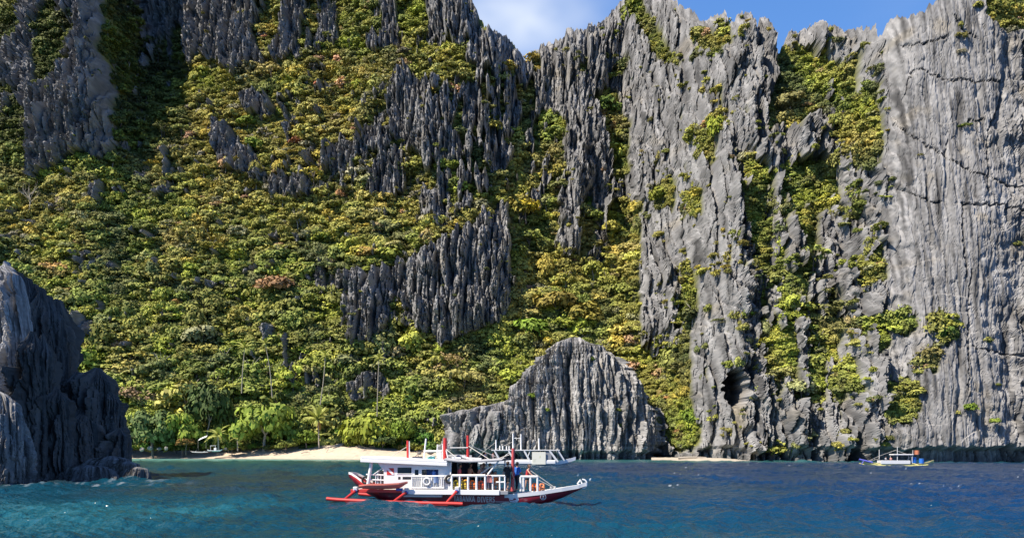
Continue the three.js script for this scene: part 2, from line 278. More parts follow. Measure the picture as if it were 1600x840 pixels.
// ---------------------------------------------------------------- the mountain face
const NC = 1400, NR = 560, BACK = 6;
const colPx = (i) => i < 40 ? lerp(-420, -40, i / 40) : i > NC - 40 ? lerp(1640, 1980, (i - NC + 40) / 39) : lerp(-40, 1640, (i - 40) / (NC - 80));
const FACE = new Float32Array(NC * (NR + BACK) * 3), FACE_ROCK = new Float32Array(NC * (NR + BACK));
const ROW_TOP = new Float32Array(NC), ROW_FOOT = new Float32Array(NC);
{
  const col = new Float32Array(NC * (NR + BACK) * 3);
  for (let i = 0; i < NC; i++) {
    const px = colPx(i), pf = footRow(px) + (px > 690 ? 8 : 3);
    const jag = 5 * noise(px / 9, 3) + 5 * noise(px / 3.7, 8) + 14 * Math.max(0, ridge(px / 11, 21) - 0.45) * (0.4 + noise(px / 40, 2)) + 3 * noise(px / 1.8, 31);
    const pt = skyline(px) - Math.max(-6, jag);
    ROW_TOP[i] = pt; ROW_FOOT[i] = pf;
    const right = smooth(1000, 1250, px), seaCliff = smooth(690, 720, px);
    for (let j = 0; j < NR + BACK; j++) {
      const k = Math.min(j, NR - 1), py = lerp(pf, pt, k / (NR - 1));
      const d = depthAt(px, py), base = at(px, py, d);
      let rock = smooth(0.38, 0.58, rockAt(px, py));
      const wall = smooth(1360, 1392, px + 10 * noise(py / 40, 2)) * smooth(1660, 1560, px - 40 * noise(py / 60, 9)) * 0.98;
      const fadeTop = 0.35 + 0.65 * smooth(0, 40, py - pt);
      let o = 0;
      if (rock > 0.01) o = rock * relief(base.x + turn(px, py), base.y, lerp(wall, 0.35, (1 - wall) * smooth(1080, 1100, px) * smooth(1190, 1170, px) * smooth(380, 520, py))) * fadeTop;
      if (rock < 0.99) o += (1 - rock) * (1.5 * fbm(base.x / 9, base.y / 9, 3) - 1.2);
      if (px > 1370) { const c = crack(px + 3 * noise(px / 9, py / 9), py + 4 * noise(px / 11 + 5, py / 11)); const cw = 1.9 + 2.0 * noise(px / 7, py / 7); if (c < cw) o -= 1.5 * smooth(cw, 0.4, c); }
      // the cave and its opening
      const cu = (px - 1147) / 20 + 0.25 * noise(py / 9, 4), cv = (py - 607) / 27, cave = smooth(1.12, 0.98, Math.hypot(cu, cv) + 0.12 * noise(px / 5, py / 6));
      o = lerp(o, -20, cave);
      const scoop = smooth(1.3, 0.3, Math.hypot((px - 1150) / 14, (py - 645) / 26)); o -= 0.8 * scoop;
      // the sea has cut a notch along the waterline
      if (seaCliff > 0) {
        const roof = 3.6 + 1.5 * noise(base.x / 8, 5) + 0.9 * noise(base.x / 2.3, 9), n = smooth(roof + 0.9, roof - 0.6, base.y) * smooth(-3, 0.4, base.y + 1.2 + noise(base.x / 3, 2));
        o -= seaCliff * n * (5.5 + 2 * noise(base.x / 6, 15)) * smooth(1010, 1090, px);
      }
      const q = (j * NC + i) * 3;
      FACE[q] = base.x; FACE[q + 1] = base.y; FACE[q + 2] = base.z + o;
      if (j >= NR) { const b = j - NR + 1; FACE[q + 1] -= b * b * 1.6 + b * 3; FACE[q + 2] -= b * 7 + b * b; }
      FACE_ROCK[j * NC + i] = rock;
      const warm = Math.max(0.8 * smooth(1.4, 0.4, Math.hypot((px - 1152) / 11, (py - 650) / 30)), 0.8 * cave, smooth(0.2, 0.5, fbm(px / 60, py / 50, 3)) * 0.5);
      const dark = 0.9 * cave + lerp(0.34 * smooth(900, 500, px), 0.0, right) + (seaCliff ? 0.75 * smooth(3.0, 1.2, base.y + noise(base.x / 4, 3)) : 0);  // the cave term darkens the albedo, painting in the shade of its interior
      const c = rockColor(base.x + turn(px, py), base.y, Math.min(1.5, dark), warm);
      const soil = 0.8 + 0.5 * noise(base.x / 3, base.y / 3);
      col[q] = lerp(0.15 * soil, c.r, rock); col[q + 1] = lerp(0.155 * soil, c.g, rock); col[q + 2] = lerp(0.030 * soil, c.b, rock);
    }
  }
  const g = new THREE.BufferGeometry();
  g.setAttribute('position', new THREE.BufferAttribute(FACE, 3));
  g.setAttribute('color', new THREE.BufferAttribute(col, 3));
  const idx = new Uint32Array((NC - 1) * (NR + BACK - 1) * 6);
  let n = 0;
  for (let j = 0; j < NR + BACK - 1; j++) for (let i = 0; i < NC - 1; i++) { const a = j * NC + i, b = a + 1, c = a + NC, d = c + 1; idx[n++] = a; idx[n++] = b; idx[n++] = d; idx[n++] = a; idx[n++] = d; idx[n++] = c; }
  g.setIndex(new THREE.BufferAttribute(idx, 1));
  g.computeVertexNormals();
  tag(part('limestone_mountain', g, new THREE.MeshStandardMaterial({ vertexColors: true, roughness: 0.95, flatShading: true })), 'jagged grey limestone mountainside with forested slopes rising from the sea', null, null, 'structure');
}
// A point of the finished face at a column and row of the plan.
function facePoint(px, py) {
  let lo = 0, hi = NC - 2;
  while (lo < hi) { const m = (lo + hi + 1) >> 1; if (colPx(m) <= px) lo = m; else hi = m - 1; }
  const u = clamp((px - colPx(lo)) / (colPx(lo + 1) - colPx(lo))), i = u > 0.5 ? lo + 1 : lo;
  const j = clamp(Math.round((py - ROW_FOOT[i]) / (ROW_TOP[i] - ROW_FOOT[i]) * (NR - 1)), 0, NR - 1), q = (j * NC + i) * 3;
  return { x: FACE[q], y: FACE[q + 1], z: FACE[q + 2], rock: FACE_ROCK[j * NC + i] };
}
// ---------------------------------------------------------------- the sea
const WAVES = [];
{
  const r = rng(5);
  for (let i = 0; i < 46; i++) { const L = 0.55 * Math.pow(26, Math.pow(r(), 1.25)), a = -0.5 + (r() - 0.5) * 1.9, k = 2 * Math.PI / L; WAVES.push([k * Math.cos(a), k * Math.sin(a), 0.017 * Math.pow(L, 0.74) * (0.6 + 0.8 * r()), r() * 7]); }
}
function swellAt(x, z, cut) {
  let y = 0;
  for (const [kx, kz, a, p] of WAVES) { const s = Math.sin(kx * x + kz * z + p + 0.6 * Math.sin(0.05 * x + 0.07 * z + p)); y += a * (s > 0 ? Math.pow(s, 1.3) : s * 0.8); }
  return y * (0.75 + 0.5 * noise(x / 18, z / 30));
}
{
  const NX = 980, rows = [];
  for (let py = 712; py < 722; py += 0.7) rows.push(py);
  for (let py = 722; py < 800; py += 0.3) rows.push(py);
  for (let py = 800; py <= 905; py += 0.42) rows.push(py);
  const NZ = rows.length, pos = new Float32Array(NX * NZ * 3), col = new Float32Array(NX * NZ * 3), uv = new Float32Array(NX * NZ * 2);
  for (let j = 0; j < NZ; j++) for (let i = 0; i < NX; i++) {
    const d = seaDist(rows[j]), px = lerp(-260, 1860, i / (NX - 1)), x = (px - 800) / FOCAL * d, z = -d, q = (j * NX + i) * 3;
    const y = swellAt(x, z) * smooth(330, 240, d);
    pos[q] = x; pos[q + 1] = y - 0.02; pos[q + 2] = z; uv[q / 3 * 2] = x / 6; uv[q / 3 * 2 + 1] = z / 6;
    // body colour of the water: sandy shallows, reef patches and deep blue
    const n = fbm(x / 22, z / 34, 4), n2 = fbm(x / 60 + 5, z / 40, 3), py = rows[j];
    const deep = smooth(-12, 30, x + 0.10 * (d - 60) + 30 * n2);
    let r = lerp(0.004, 0.003, deep), g = lerp(0.046, 0.026, deep), b = lerp(0.072, 0.080, deep);
    const shoal = smooth(150, 300, d + 40 * n) * smooth(40, -20, x + 25 * n2);                 // towards the beach
    r = lerp(r, 0.016, shoal); g = lerp(g, 0.078, shoal); b = lerp(b, 0.070, shoal);
    const edge = smooth(245, 312, d + 22 * n) * smooth(10, -22, x + 6 * n2);
    r = lerp(r, 0.16, edge); g = lerp(g, 0.36, edge); b = lerp(b, 0.30, edge);
    const rim = smooth(215, 250, d + 8 * n) * smooth(-5, 25, x); r = lerp(r, 0.03, rim * 0.8); g = lerp(g, 0.13, rim * 0.8); b = lerp(b, 0.13, rim * 0.8);
    const reef = smooth(0.02, 0.22, fbm(x / 17 + 8, z / 26 + 2, 3) + 0.35 * smooth(60, 92, d) * smooth(150, 118, d) - 0.12) * smooth(-6, -18, x) * smooth(58, 74, d) * smooth(230, 150, d);
    r = lerp(r, 0.018, reef * 0.8); g = lerp(g, 0.034, reef * 0.8); b = lerp(b, 0.042, reef * 0.8);
    const sand = smooth(-4, -16, x + 5 * n2) * smooth(66, 50, d + 12 * n) * smooth(-0.25, 0.25, n); r = lerp(r, 0.010, sand); g = lerp(g, 0.080, sand); b = lerp(b, 0.105, sand);
    const vary = 1 + 0.25 * n + 0.12 * noise(x / 5, z / 7); r *= vary; g *= vary; b *= vary;
    // whitecaps and foam
    const fleck = smooth(0.52, 0.66, noise(x / 0.3, z / 1.1)) * smooth(0.40, 0.6, noise(x / 6 + 30, z / 14)) * smooth(0.03, 0.12, y) * smooth(55, 95, d) * smooth(-14, 4, x) * 0.9;
    const surf = smooth(310, 318, d + 3 * n + (x + 60) * 0.02) * smooth(10, -10, x) * 0.0;
    const rocks = smooth(-26, -38, x + 4 * n + (d - 82) * 0.5) * smooth(80, 85, d + 3 * n) * smooth(0.3, 0.7, noise(x / 0.8, z / 3) + 0.1) * smooth(112, 100, d) * 0.3;
    const f = clamp(Math.max(fleck * 0.9, surf, rocks * 0.8));
    col[q] = lerp(r, 0.75, f); col[q + 1] = lerp(g, 0.8, f); col[q + 2] = lerp(b, 0.82, f);
  }
  const idx = new Uint32Array((NX - 1) * (NZ - 1) * 6);
  let n = 0;
  for (let j = 0; j < NZ - 1; j++) for (let i = 0; i < NX - 1; i++) { const a = j * NX + i, b = a + 1, c = a + NX, d = c + 1; idx[n++] = a; idx[n++] = c; idx[n++] = b; idx[n++] = b; idx[n++] = c; idx[n++] = d; }
  const g = new THREE.BufferGeometry();
  g.setAttribute('position', new THREE.BufferAttribute(pos, 3)); g.setAttribute('color', new THREE.BufferAttribute(col, 3)); g.setAttribute('uv', new THREE.BufferAttribute(uv, 2));
  g.setIndex(new THREE.BufferAttribute(idx, 1)); g.computeVertexNormals();
  const S = 512, bump = new Uint8Array(S * S * 4), tile = (x, y, f) => { const u = x / S * f, v = y / S * f, a = (x / S), b = (y / S); return lerp(lerp(noise(u, v), noise(u - f, v), a), lerp(noise(u, v - f), noise(u - f, v - f), a), b); };
  for (let y = 0; y < S; y++) for (let x = 0; x < S; x++) { const h = 0.5 + 0.28 * (1 - 2 * Math.abs(tile(x, y, 14))) * 0.6 + 0.2 * tile(x + 7, y + 3, 31) + 0.1 * tile(x, y, 67), v = clamp(h) * 255; bump.set([v, v, v, 255], (y * S + x) * 4); }
  const t = new THREE.DataTexture(bump, S, S); t.wrapS = t.wrapT = THREE.RepeatWrapping; t.magFilter = THREE.LinearFilter; t.needsUpdate = true;
  tag(part('sea', g, new THREE.MeshPhysicalMaterial({ vertexColors: true, roughness: 0.2, ior: 1.33, bumpMap: t, bumpScale: 0.2 })), 'choppy blue sea, turquoise in the shallows off the beach', null, null, 'structure');
  const far = new THREE.PlaneGeometry(7000, 7000); far.rotateX(-Math.PI / 2);
  const o = part('open_water', far, new THREE.MeshPhysicalMaterial({ color: new THREE.Color().setRGB(0.012, 0.05, 0.1), roughness: 0.25, ior: 1.33 }));
  o.position.y = -0.7; tag(o, 'deep blue open water round the bay', null, null, 'structure');
}
// ---------------------------------------------------------------- the beach
{
  const NX = 420, NZ = 70, pos = [], col = [], idx = [];
  for (let j = 0; j < NZ; j++) for (let i = 0; i < NX; i++) {
    const px = lerp(60, 730, i / (NX - 1)), t = j / (NZ - 1), edge = seaDist(lerp(716.2, 717.6, smooth(200, 640, px))) + 1.6 * noise(px / 30, 4);
    const d = lerp(edge - 22, 372, t), x = (px - 800) / FOCAL * d, s = d - edge;
    let y = (s < 0 ? s * 0.10 : Math.min(s, 10) * 0.11 + Math.max(0, s - 10) * 0.22) * (s < 0 ? 1 : 1 - 0.42 * smooth(540, 640, px)) + 0.12 * fbm(x / 3, d / 3, 3) * smooth(0, 6, s);
    y -= 2.5 * smooth(690, 730, px);
    pos.push(x, y, -d);
    const wet = smooth(2.2, 0.3, s + 0.6 * noise(x / 4, d)), litter = smooth(0.05, 0.35, fbm(x / 2.2, d / 1.6, 4) + 0.2 * smooth(16, 28, s) - 0.16), k = 1 + 0.12 * noise(x / 2, d / 2) + 0.1 * noise(x / 0.6, d / 0.6);
    col.push(...[0.54, 0.44, 0.33].map((c, m) => lerp(c * k * (1 - 0.35 * wet), [0.17, 0.13, 0.09][m], litter * 0.42)));
  }
  for (let j = 0; j < NZ - 1; j++) for (let i = 0; i < NX - 1; i++) { const a = j * NX + i, b = a + 1, c = a + NX, d = c + 1; idx.push(a, b, d, a, d, c); }
  const g = new THREE.BufferGeometry();
  g.setAttribute('position', new THREE.Float32BufferAttribute(pos, 3)); g.setAttribute('color', new THREE.Float32BufferAttribute(col, 3)); g.setIndex(idx); g.computeVertexNormals();
  tag(part('beach', g, new THREE.MeshStandardMaterial({ vertexColors: true, roughness: 1 })), 'strip of pale sand beach below the forest', null, null, 'structure');
}
// ---------------------------------------------------------------- free-standing karst rocks
const ROCK_MAT = new THREE.MeshStandardMaterial({ vertexColors: true, roughness: 0.95, flatShading: true });
// A solid rock whose left and right edges (columns of the plan at a distance) follow two curves of the row; across it is a superellipse.
function rockBody({ left, right, top, foot, dist, depth, power = 2.2, scale = 1, dark = 0, warm = 0, seed = 0, nt = 260, ny = 220, gain = 1, wall = 0.35, notch = 0, side = 0.7, ridgeAt, spread = 0.5, lean = 0, jag = 0, fissures = [] }) {
  const pos = [], col = [], idx = [], m = dist / FOCAL;
  for (let j = 0; j <= ny; j++) {
    const t = j / ny, py = lerp(foot, top, t), y = EYE - (py - HORIZON) * m, jl = jag * (noise(py / 11, seed) + 0.6 * noise(py / 4.3, seed + 3)), jr = jag * (noise(py / 12, seed + 7) + 0.6 * noise(py / 4.7, seed + 9)), l = (left(py) + jl - 800) * m, r = (right(py) + jr - 800) * m, cx = (l + r) / 2, hw = Math.max(0.02, (r - l) / 2), shear = ridgeAt ? (ridgeAt(py) - 800) * m - cx : 0, hd = depth * Math.sqrt(clamp(hw / 6 / scale * 1.2 + 0.05)) * (1 - 0.55 * t * t) * (1 - lean * t);
    for (let i = 0; i <= nt; i++) {
      // more of the columns on the seaward side
      const a = i / nt < 0.75 ? lerp(-0.12, Math.PI + 0.12, i / nt / 0.75) : lerp(Math.PI + 0.12, 2 * Math.PI - 0.12, (i / nt - 0.75) / 0.25), c = Math.cos(a), s = Math.sin(a), rad = Math.pow(Math.pow(Math.abs(c), power) + Math.pow(Math.abs(s), power), -1 / power);
      const ex = -c * rad, ez = s * rad;
      const arc = cx + ex * hw + side * (1 - Math.max(0, ez)) * depth * Math.sign(ex) + (s < 0 ? 50 : 0);
      const edge = smooth(0, 0.14, 1 - t), o = (relief(arc * scale + seed * 31, y * scale + seed * 17, wall) / scale) * gain * (0.25 + 0.75 * edge) * smooth(0, 2.5 / scale, hw + 0.3);
      const nx = ex / hw, nz = ez / hd, q = Math.hypot(nx, nz) || 1;
      let under = 0; const col0 = 800 + (cx + ex * hw) / m;
      for (const [fx, fw, fd, y0, y1] of fissures) if (s > 0) under += fd * smooth(fw, fw * 0.25, Math.abs(col0 - fx - 5 * noise(py / 25, fx) - 2 * noise(py / 7, fx + 3))) * smooth(y0 - 14, y0, py) * smooth(y1 + 14, y1, py);
      if (notch) under += notch * smooth(3.4 + 1.2 * noise(arc / 6, 3) + 0.8 * noise(arc / 2, 7), 1.6, y);
      pos.push(cx + ex * hw + shear * Math.max(0, ez) + nx / q * (o * spread - under), y, -dist + ez * hd + nz / q * (o - under));
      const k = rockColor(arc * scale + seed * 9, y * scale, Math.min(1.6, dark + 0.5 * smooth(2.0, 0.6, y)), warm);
      col.push(k.r, k.g, k.b);
    }
  }
  const w = nt + 1;
  for (let j = 0; j < ny; j++) for (let i = 0; i < nt; i++) { const a = j * w + i, b = a + 1, c = a + w, d = c + 1; idx.push(a, b, d, a, d, c); }
  const g = new THREE.BufferGeometry();
  g.setAttribute('position', new THREE.Float32BufferAttribute(pos, 3)); g.setAttribute('color', new THREE.Float32BufferAttribute(col, 3)); g.setIndex(idx); g.computeVertexNormals();
  return g;
}
const rowCurve = curve;                                    // column as a function of the row
const spires = (list, common) => mergeGeometries(list.map(([top, l0, l1, r0, r1, dist, depth, seed], i) => {
  const n = 7, L = [], R = [];
  for (let k = 0; k <= n; k++) { const t = k / n, py = lerp(top, common.foot ?? 762, t), mid = (l0 + r0) / 2, j = 2.2 * noise(seed * 3 + k * 1.3, 4), e = Math.pow(t, 0.22); L.push(`${py},${lerp(mid - 1.5, lerp(l0, l1, t), Math.min(1, e * 1.6)) + j}`); R.push(`${py},${lerp(mid + 1.5, lerp(r0, r1, t), Math.min(1, e * 1.6)) + j * 0.6}`); }
  return rockBody({ left: curve(L.join(' ')), right: curve(R.join(' ')), top, foot: 762, dist, depth, seed, nt: 130, ny: 200, ...common });
}));
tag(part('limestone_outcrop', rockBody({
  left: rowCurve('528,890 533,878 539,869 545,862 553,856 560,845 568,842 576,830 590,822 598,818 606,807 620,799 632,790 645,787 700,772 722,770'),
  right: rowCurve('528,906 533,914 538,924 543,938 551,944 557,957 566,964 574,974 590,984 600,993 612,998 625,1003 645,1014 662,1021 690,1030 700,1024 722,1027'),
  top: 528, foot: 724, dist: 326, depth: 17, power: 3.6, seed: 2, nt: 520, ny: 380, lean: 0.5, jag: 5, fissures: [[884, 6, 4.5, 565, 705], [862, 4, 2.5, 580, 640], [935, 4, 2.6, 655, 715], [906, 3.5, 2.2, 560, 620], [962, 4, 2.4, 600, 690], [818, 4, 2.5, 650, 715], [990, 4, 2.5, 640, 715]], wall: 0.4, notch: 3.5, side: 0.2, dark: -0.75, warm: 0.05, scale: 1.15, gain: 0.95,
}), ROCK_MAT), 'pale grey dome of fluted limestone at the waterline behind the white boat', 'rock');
tag(part('limestone_outcrop', mergeGeometries([[640, 706, 716, 748, 760, 4], [634, 735, 742, 775, 790, 24], [628, 762, 770, 812, 826, 26], [655, 722, 700, 745, 760, 28]].map(([top, l0, l1, r0, r1, seed], i) => rockBody({
  left: rowCurve(`${top},${(l0 + r0) / 2 - 4} ${top + 8},${l0} 722,${l1}`), right: rowCurve(`${top},${(l0 + r0) / 2 + 4} ${top + 10},${r0} 722,${r1}`), top, foot: 724, dist: 329 - i * 2, depth: 9, power: 2.6, seed, nt: 170, ny: 170, wall: 0.15, notch: 2.5, side: 0.3, dark: 0.2,
}))), ROCK_MAT), 'low dark jagged rocks joining the left side of the limestone dome', 'rock');
const STACK = { power: 1.5, scale: 2.2, wall: 0.05, dark: 1.6, gain: 1.0, spread: 0.15 };  // black-stained rock, darkened further as painted shade of the unlit side
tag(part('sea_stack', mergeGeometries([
  rockBody({ left: curve('409,9 415,3 421,-6 432,-50 470,-100 762,-140'), right: curve('409,12 416,15 421,21 427,23 432,30 440,33 456,35 470,40 520,46 600,52 762,60'), ridgeAt: curve('411,10 430,23 470,31 520,38 600,44 762,50'), top: 409, foot: 762, dist: 104, depth: 5, seed: 5, nt: 360, ny: 400, ...STACK, power: 1.3, dark: -0.7, wall: 0.35, spread: 0.12, gain: 0.7 }),  // paler albedo paints this left face as sunlit
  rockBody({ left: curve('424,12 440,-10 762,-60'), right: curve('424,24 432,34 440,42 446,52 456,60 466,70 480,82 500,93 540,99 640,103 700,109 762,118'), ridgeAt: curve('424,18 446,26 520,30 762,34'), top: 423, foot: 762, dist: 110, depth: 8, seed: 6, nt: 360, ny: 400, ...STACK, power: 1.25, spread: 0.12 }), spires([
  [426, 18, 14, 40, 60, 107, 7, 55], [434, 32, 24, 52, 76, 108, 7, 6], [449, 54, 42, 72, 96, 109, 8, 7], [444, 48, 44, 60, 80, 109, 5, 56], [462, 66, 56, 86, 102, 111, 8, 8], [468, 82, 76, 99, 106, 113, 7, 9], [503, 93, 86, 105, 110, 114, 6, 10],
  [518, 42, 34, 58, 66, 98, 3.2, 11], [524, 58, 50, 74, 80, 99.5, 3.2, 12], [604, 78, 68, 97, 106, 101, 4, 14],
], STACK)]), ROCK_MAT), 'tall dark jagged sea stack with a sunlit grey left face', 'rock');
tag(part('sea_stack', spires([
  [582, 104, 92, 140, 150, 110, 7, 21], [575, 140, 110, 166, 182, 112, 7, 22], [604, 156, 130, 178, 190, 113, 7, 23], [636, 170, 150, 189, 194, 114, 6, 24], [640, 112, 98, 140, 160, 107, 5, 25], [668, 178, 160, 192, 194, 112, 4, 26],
], { power: 1.6, scale: 2.2, wall: 0.05, dark: 1.6, gain: 1.0, spread: 0.15 }), ROCK_MAT), 'lower dark rock joined to the right of the tall sea stack', 'rock');  // tone darkened like the tall stack, shade painted into the rock
tag(part('boulder', rockBody({
  left: rowCurve('606,-60 640,-90 760,-120'),
  right: rowCurve('606,-14 616,4 626,12 640,22 660,30 680,36 690,42 715,48 735,46 765,40'),
  top: 606, foot: 765, dist: 92, depth: 4.5, power: 2.0, scale: 2.6, seed: 12, nt: 260, ny: 240, wall: 0.4, dark: 0.3, gain: 0.6,
}), ROCK_MAT), 'rounded mottled grey boulder at the foot of the tall sea stack', 'rock');
tag(part('rock_shelf', spires([[712, 150, 90, 196, 205, 103, 3, 31], [720, 185, 150, 212, 222, 102, 2.5, 32], [729, 205, 170, 224, 234, 101, 2.2, 33], [726, 110, 80, 160, 190, 100, 2.5, 34]], { foot: 754, power: 2.2, scale: 3, wall: 0.4, dark: 0.88, gain: 0.4, ny: 60 }), ROCK_MAT), 'low black wave-worn rock shelf jutting out below the dark rocks', 'rock');
tag(part('rock_shelf', spires([[742, 10, -20, 50, 66, 96, 2, 41], [748, 40, 20, 74, 86, 95, 1.6, 42]], { foot: 766, power: 2.2, scale: 3, wall: 0.4, dark: 0.88, gain: 0.35, ny: 50 }), ROCK_MAT), 'low black rock shelf awash at the foot of the rounded boulder', 'rock');

// ---------------------------------------------------------------- foliage
const LEAF_MAT = new THREE.MeshPhysicalMaterial({ vertexColors: true, roughness: 0.85, side: THREE.DoubleSide, transmission: 0 });
const BARK_MAT = new THREE.MeshStandardMaterial({ color: new THREE.Color().setRGB(0.17, 0.14, 0.11), roughness: 0.95 });
const PALE_BARK = new THREE.MeshStandardMaterial({ color: new THREE.Color().setRGB(0.36, 0.32, 0.26), roughness: 0.95 });
// A crown of radius about 1 standing on y = 0: lumps of leaves round a middle, with gaps between them.
function crownGeometry(seed, { lumps = 11, leaves = 60, size = 0.13, flat = 0.75, tall = 1, layer = 0, spread = 1, lift = 0.55 } = {}) {
  const r = rng(seed), pos = [], nor = [], col = [], v = new THREE.Vector3(), n = new THREE.Vector3(), a = new THREE.Vector3(), b = new THREE.Vector3();
  for (let k = 0; k < lumps; k++) {
    const th = k * 2.4 + r() * 0.9, up = layer ? (k % layer) / layer + 0.1 * r() : Math.pow(r(), 0.8), out = spread * (0.25 + 0.5 * Math.sqrt(r())) * Math.sqrt(1 - 0.55 * up * up);
    const cx = Math.cos(th) * out, cz = Math.sin(th) * out, cy = (0.25 + lift * up * 1.25) * tall, R = (0.30 + 0.22 * r()) * (1 - 0.2 * up), tone = 0.8 + 0.4 * r();
    for (let m = 0; m < leaves; m++) {
      const z = r() * 1.55 - 0.55, q = Math.sqrt(Math.max(0, 1 - z * z)), p = r() * Math.PI * 2, rr = R * (0.55 + 0.62 * r());
      n.set(q * Math.cos(p), z, q * Math.sin(p));
      v.set(cx + n.x * rr * 1.12, cy + n.y * rr * flat, cz + n.z * rr * 1.12);
      const nn = n.clone().add(new THREE.Vector3(r() - 0.5, r() * 0.7, r() - 0.5).multiplyScalar(1.1)).normalize();
      a.set(r() - 0.5, r() - 0.5, r() - 0.5).cross(nn).normalize(); b.crossVectors(nn, a);
      const s = size * (0.6 + 0.8 * r()), w = s * (0.45 + 0.3 * r()), t = tone * (0.72 + 0.56 * r()), soft = nn.clone().lerp(n, 0.35).normalize(), droop = -0.3 * s;
      const P = [v.clone().addScaledVector(a, -s), v.clone().addScaledVector(b, w), v.clone().addScaledVector(a, s), v.clone().addScaledVector(b, -w)];
      P[0].y += droop * 0.5; P[2].y += droop;
      for (const i of [0, 2, 1, 0, 3, 2]) { pos.push(P[i].x, P[i].y, P[i].z); nor.push(soft.x, soft.y, soft.z); col.push(t, t * (0.97 + 0.06 * r()), t * 0.95); }
    }
  }
  const g = new THREE.BufferGeometry();
  g.setAttribute('position', new THREE.Float32BufferAttribute(pos, 3)); g.setAttribute('normal', new THREE.Float32BufferAttribute(nor, 3)); g.setAttribute('color', new THREE.Float32BufferAttribute(col, 3));
  return g;
}
function limb(points, r0, r1, seg = 6) {                   // a tapered round limb through points
  const c = new THREE.CatmullRomCurve3(points), n = Math.max(4, points.length * 4), g = new THREE.TubeGeometry(c, n, 1, seg, false), p = g.attributes.position, q = new THREE.Vector3();
  for (let i = 0; i <= n; i++) { c.getPointAt(i / n, q); const r = lerp(r0, r1, i / n); for (let k = 0; k <= seg; k++) { const m = i * (seg + 1) + k; p.setXYZ(m, q.x + (p.getX(m) - q.x) * r, q.y + (p.getY(m) - q.y) * r, q.z + (p.getZ(m) - q.z) * r); } }
  g.computeVertexNormals();
  return g;
}
const V3 = (x, y, z) => new THREE.Vector3(x, y, z);
function trunkGeometry(seed, h, spread = 0.5, r0 = 0.05) { // trunk of height h below a crown of radius 1
  const r = rng(seed), parts = [], top = V3((r() - 0.5) * 0.2, h, (r() - 0.5) * 0.2);
  parts.push(limb([V3(0, -0.5, 0), V3(r() * 0.1, h * 0.5, 0), top], r0, r0 * 0.7));
  for (let k = 0; k < 5; k++) { const a = k * 1.26 + r(), e = V3(Math.cos(a) * spread, h + 0.35 + 0.3 * r(), Math.sin(a) * spread); parts.push(limb([top.clone().multiplyScalar(0.92), top.clone().lerp(e, 0.5).add(V3(0, 0.06, 0)), e], r0 * 0.5, r0 * 0.15, 5)); }
  return mergeGeometries(parts.map((g) => { g.deleteAttribute('uv'); return g; }));
}
const CROWNS = [
  crownGeometry(101, { lumps: 18, leaves: 46, size: 0.14 }), crownGeometry(102, { lumps: 22, leaves: 40, size: 0.13 }), crownGeometry(103, { lumps: 15, leaves: 60, size: 0.13 }), crownGeometry(104, { lumps: 24, leaves: 40, flat: 0.55, tall: 0.85, size: 0.14 }),
  crownGeometry(105, { lumps: 20, leaves: 44, tall: 1.2, size: 0.13 }), crownGeometry(106, { lumps: 16, leaves: 46, size: 0.15, spread: 1.15 }), crownGeometry(107, { lumps: 20, leaves: 36, size: 0.12, spread: 1.15 }), crownGeometry(108, { lumps: 12, leaves: 60, tall: 1.1, size: 0.15 }),
  crownGeometry(109, { lumps: 16, leaves: 26, size: 0.16, spread: 1.5, flat: 0.35, lift: 0.35 }), crownGeometry(110, { lumps: 24, leaves: 36, tall: 1.7, spread: 0.75, size: 0.13 }), crownGeometry(111, { lumps: 10, leaves: 34, spread: 1.6, size: 0.17, lift: 0.8 }), crownGeometry(112, { lumps: 30, leaves: 22, size: 0.15, spread: 1.35, lift: 0.7 }),
];
const TRUNKS = [trunkGeometry(201, 0.45), trunkGeometry(202, 0.6, 0.6)];
const TINT = {
  deep: [0.062, 0.098, 0.020], mid: [0.095, 0.150, 0.018], fresh: [0.145, 0.215, 0.018], olive: [0.165, 0.190, 0.028], yellow: [0.250, 0.250, 0.030], lime: [0.215, 0.280, 0.034], tan: [0.300, 0.220, 0.090], rust: [0.250, 0.125, 0.045], grey: [0.150, 0.170, 0.080],
};
function tint(px, py, r) {                                 // which greens grow where, darkened in the upper left as painted shade
  const dry = fbm(px / 130 + 4, py / 90, 3) + 0.25 * smooth(150, 320, px) * smooth(760, 560, px) * smooth(60, 120, py) * smooth(420, 260, py) + 0.1 - 0.28 * smooth(340, 500, py) * smooth(800, 700, px) - 0.45 * smooth(260, 160, px) * smooth(300, 200, py), lush = fbm(px / 70 + 30, py / 60 + 5, 3), k = clamp(0.5 + 0.75 * fbm(px / 34 + 90, py / 26, 2)) * 0.62 + 0.38 * r();
  let a = lush > 0.1 ? TINT.fresh : lush > -0.15 ? TINT.mid : TINT.deep, b = TINT.olive;
  if (k < 0.2) b = TINT.lime; else if (k < 0.36) b = TINT.yellow; else if (k > 0.76) b = TINT.tan; else if (k > 0.745) b = TINT.rust; else if (k > 0.68) b = TINT.grey;
  let w = clamp(smooth(-0.25, 0.5, dry) * 0.95 + (r() - 0.5) * 0.45);
  if (px > 1180 && py > 230) w *= 0.6;
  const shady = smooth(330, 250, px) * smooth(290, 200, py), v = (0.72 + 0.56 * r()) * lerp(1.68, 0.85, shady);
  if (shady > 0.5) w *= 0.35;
  const pale = 0.55 * smooth(0.0, 0.5, fbm(px / 95 + 60, py / 70 + 20, 3)) * (0.4 + 0.6 * r());
  return a.map((c, i) => lerp(lerp(c, b[i], w), [0.235, 0.235, 0.06][i], pale) * v * [1.24, 0.97, 1.5][i]);
}
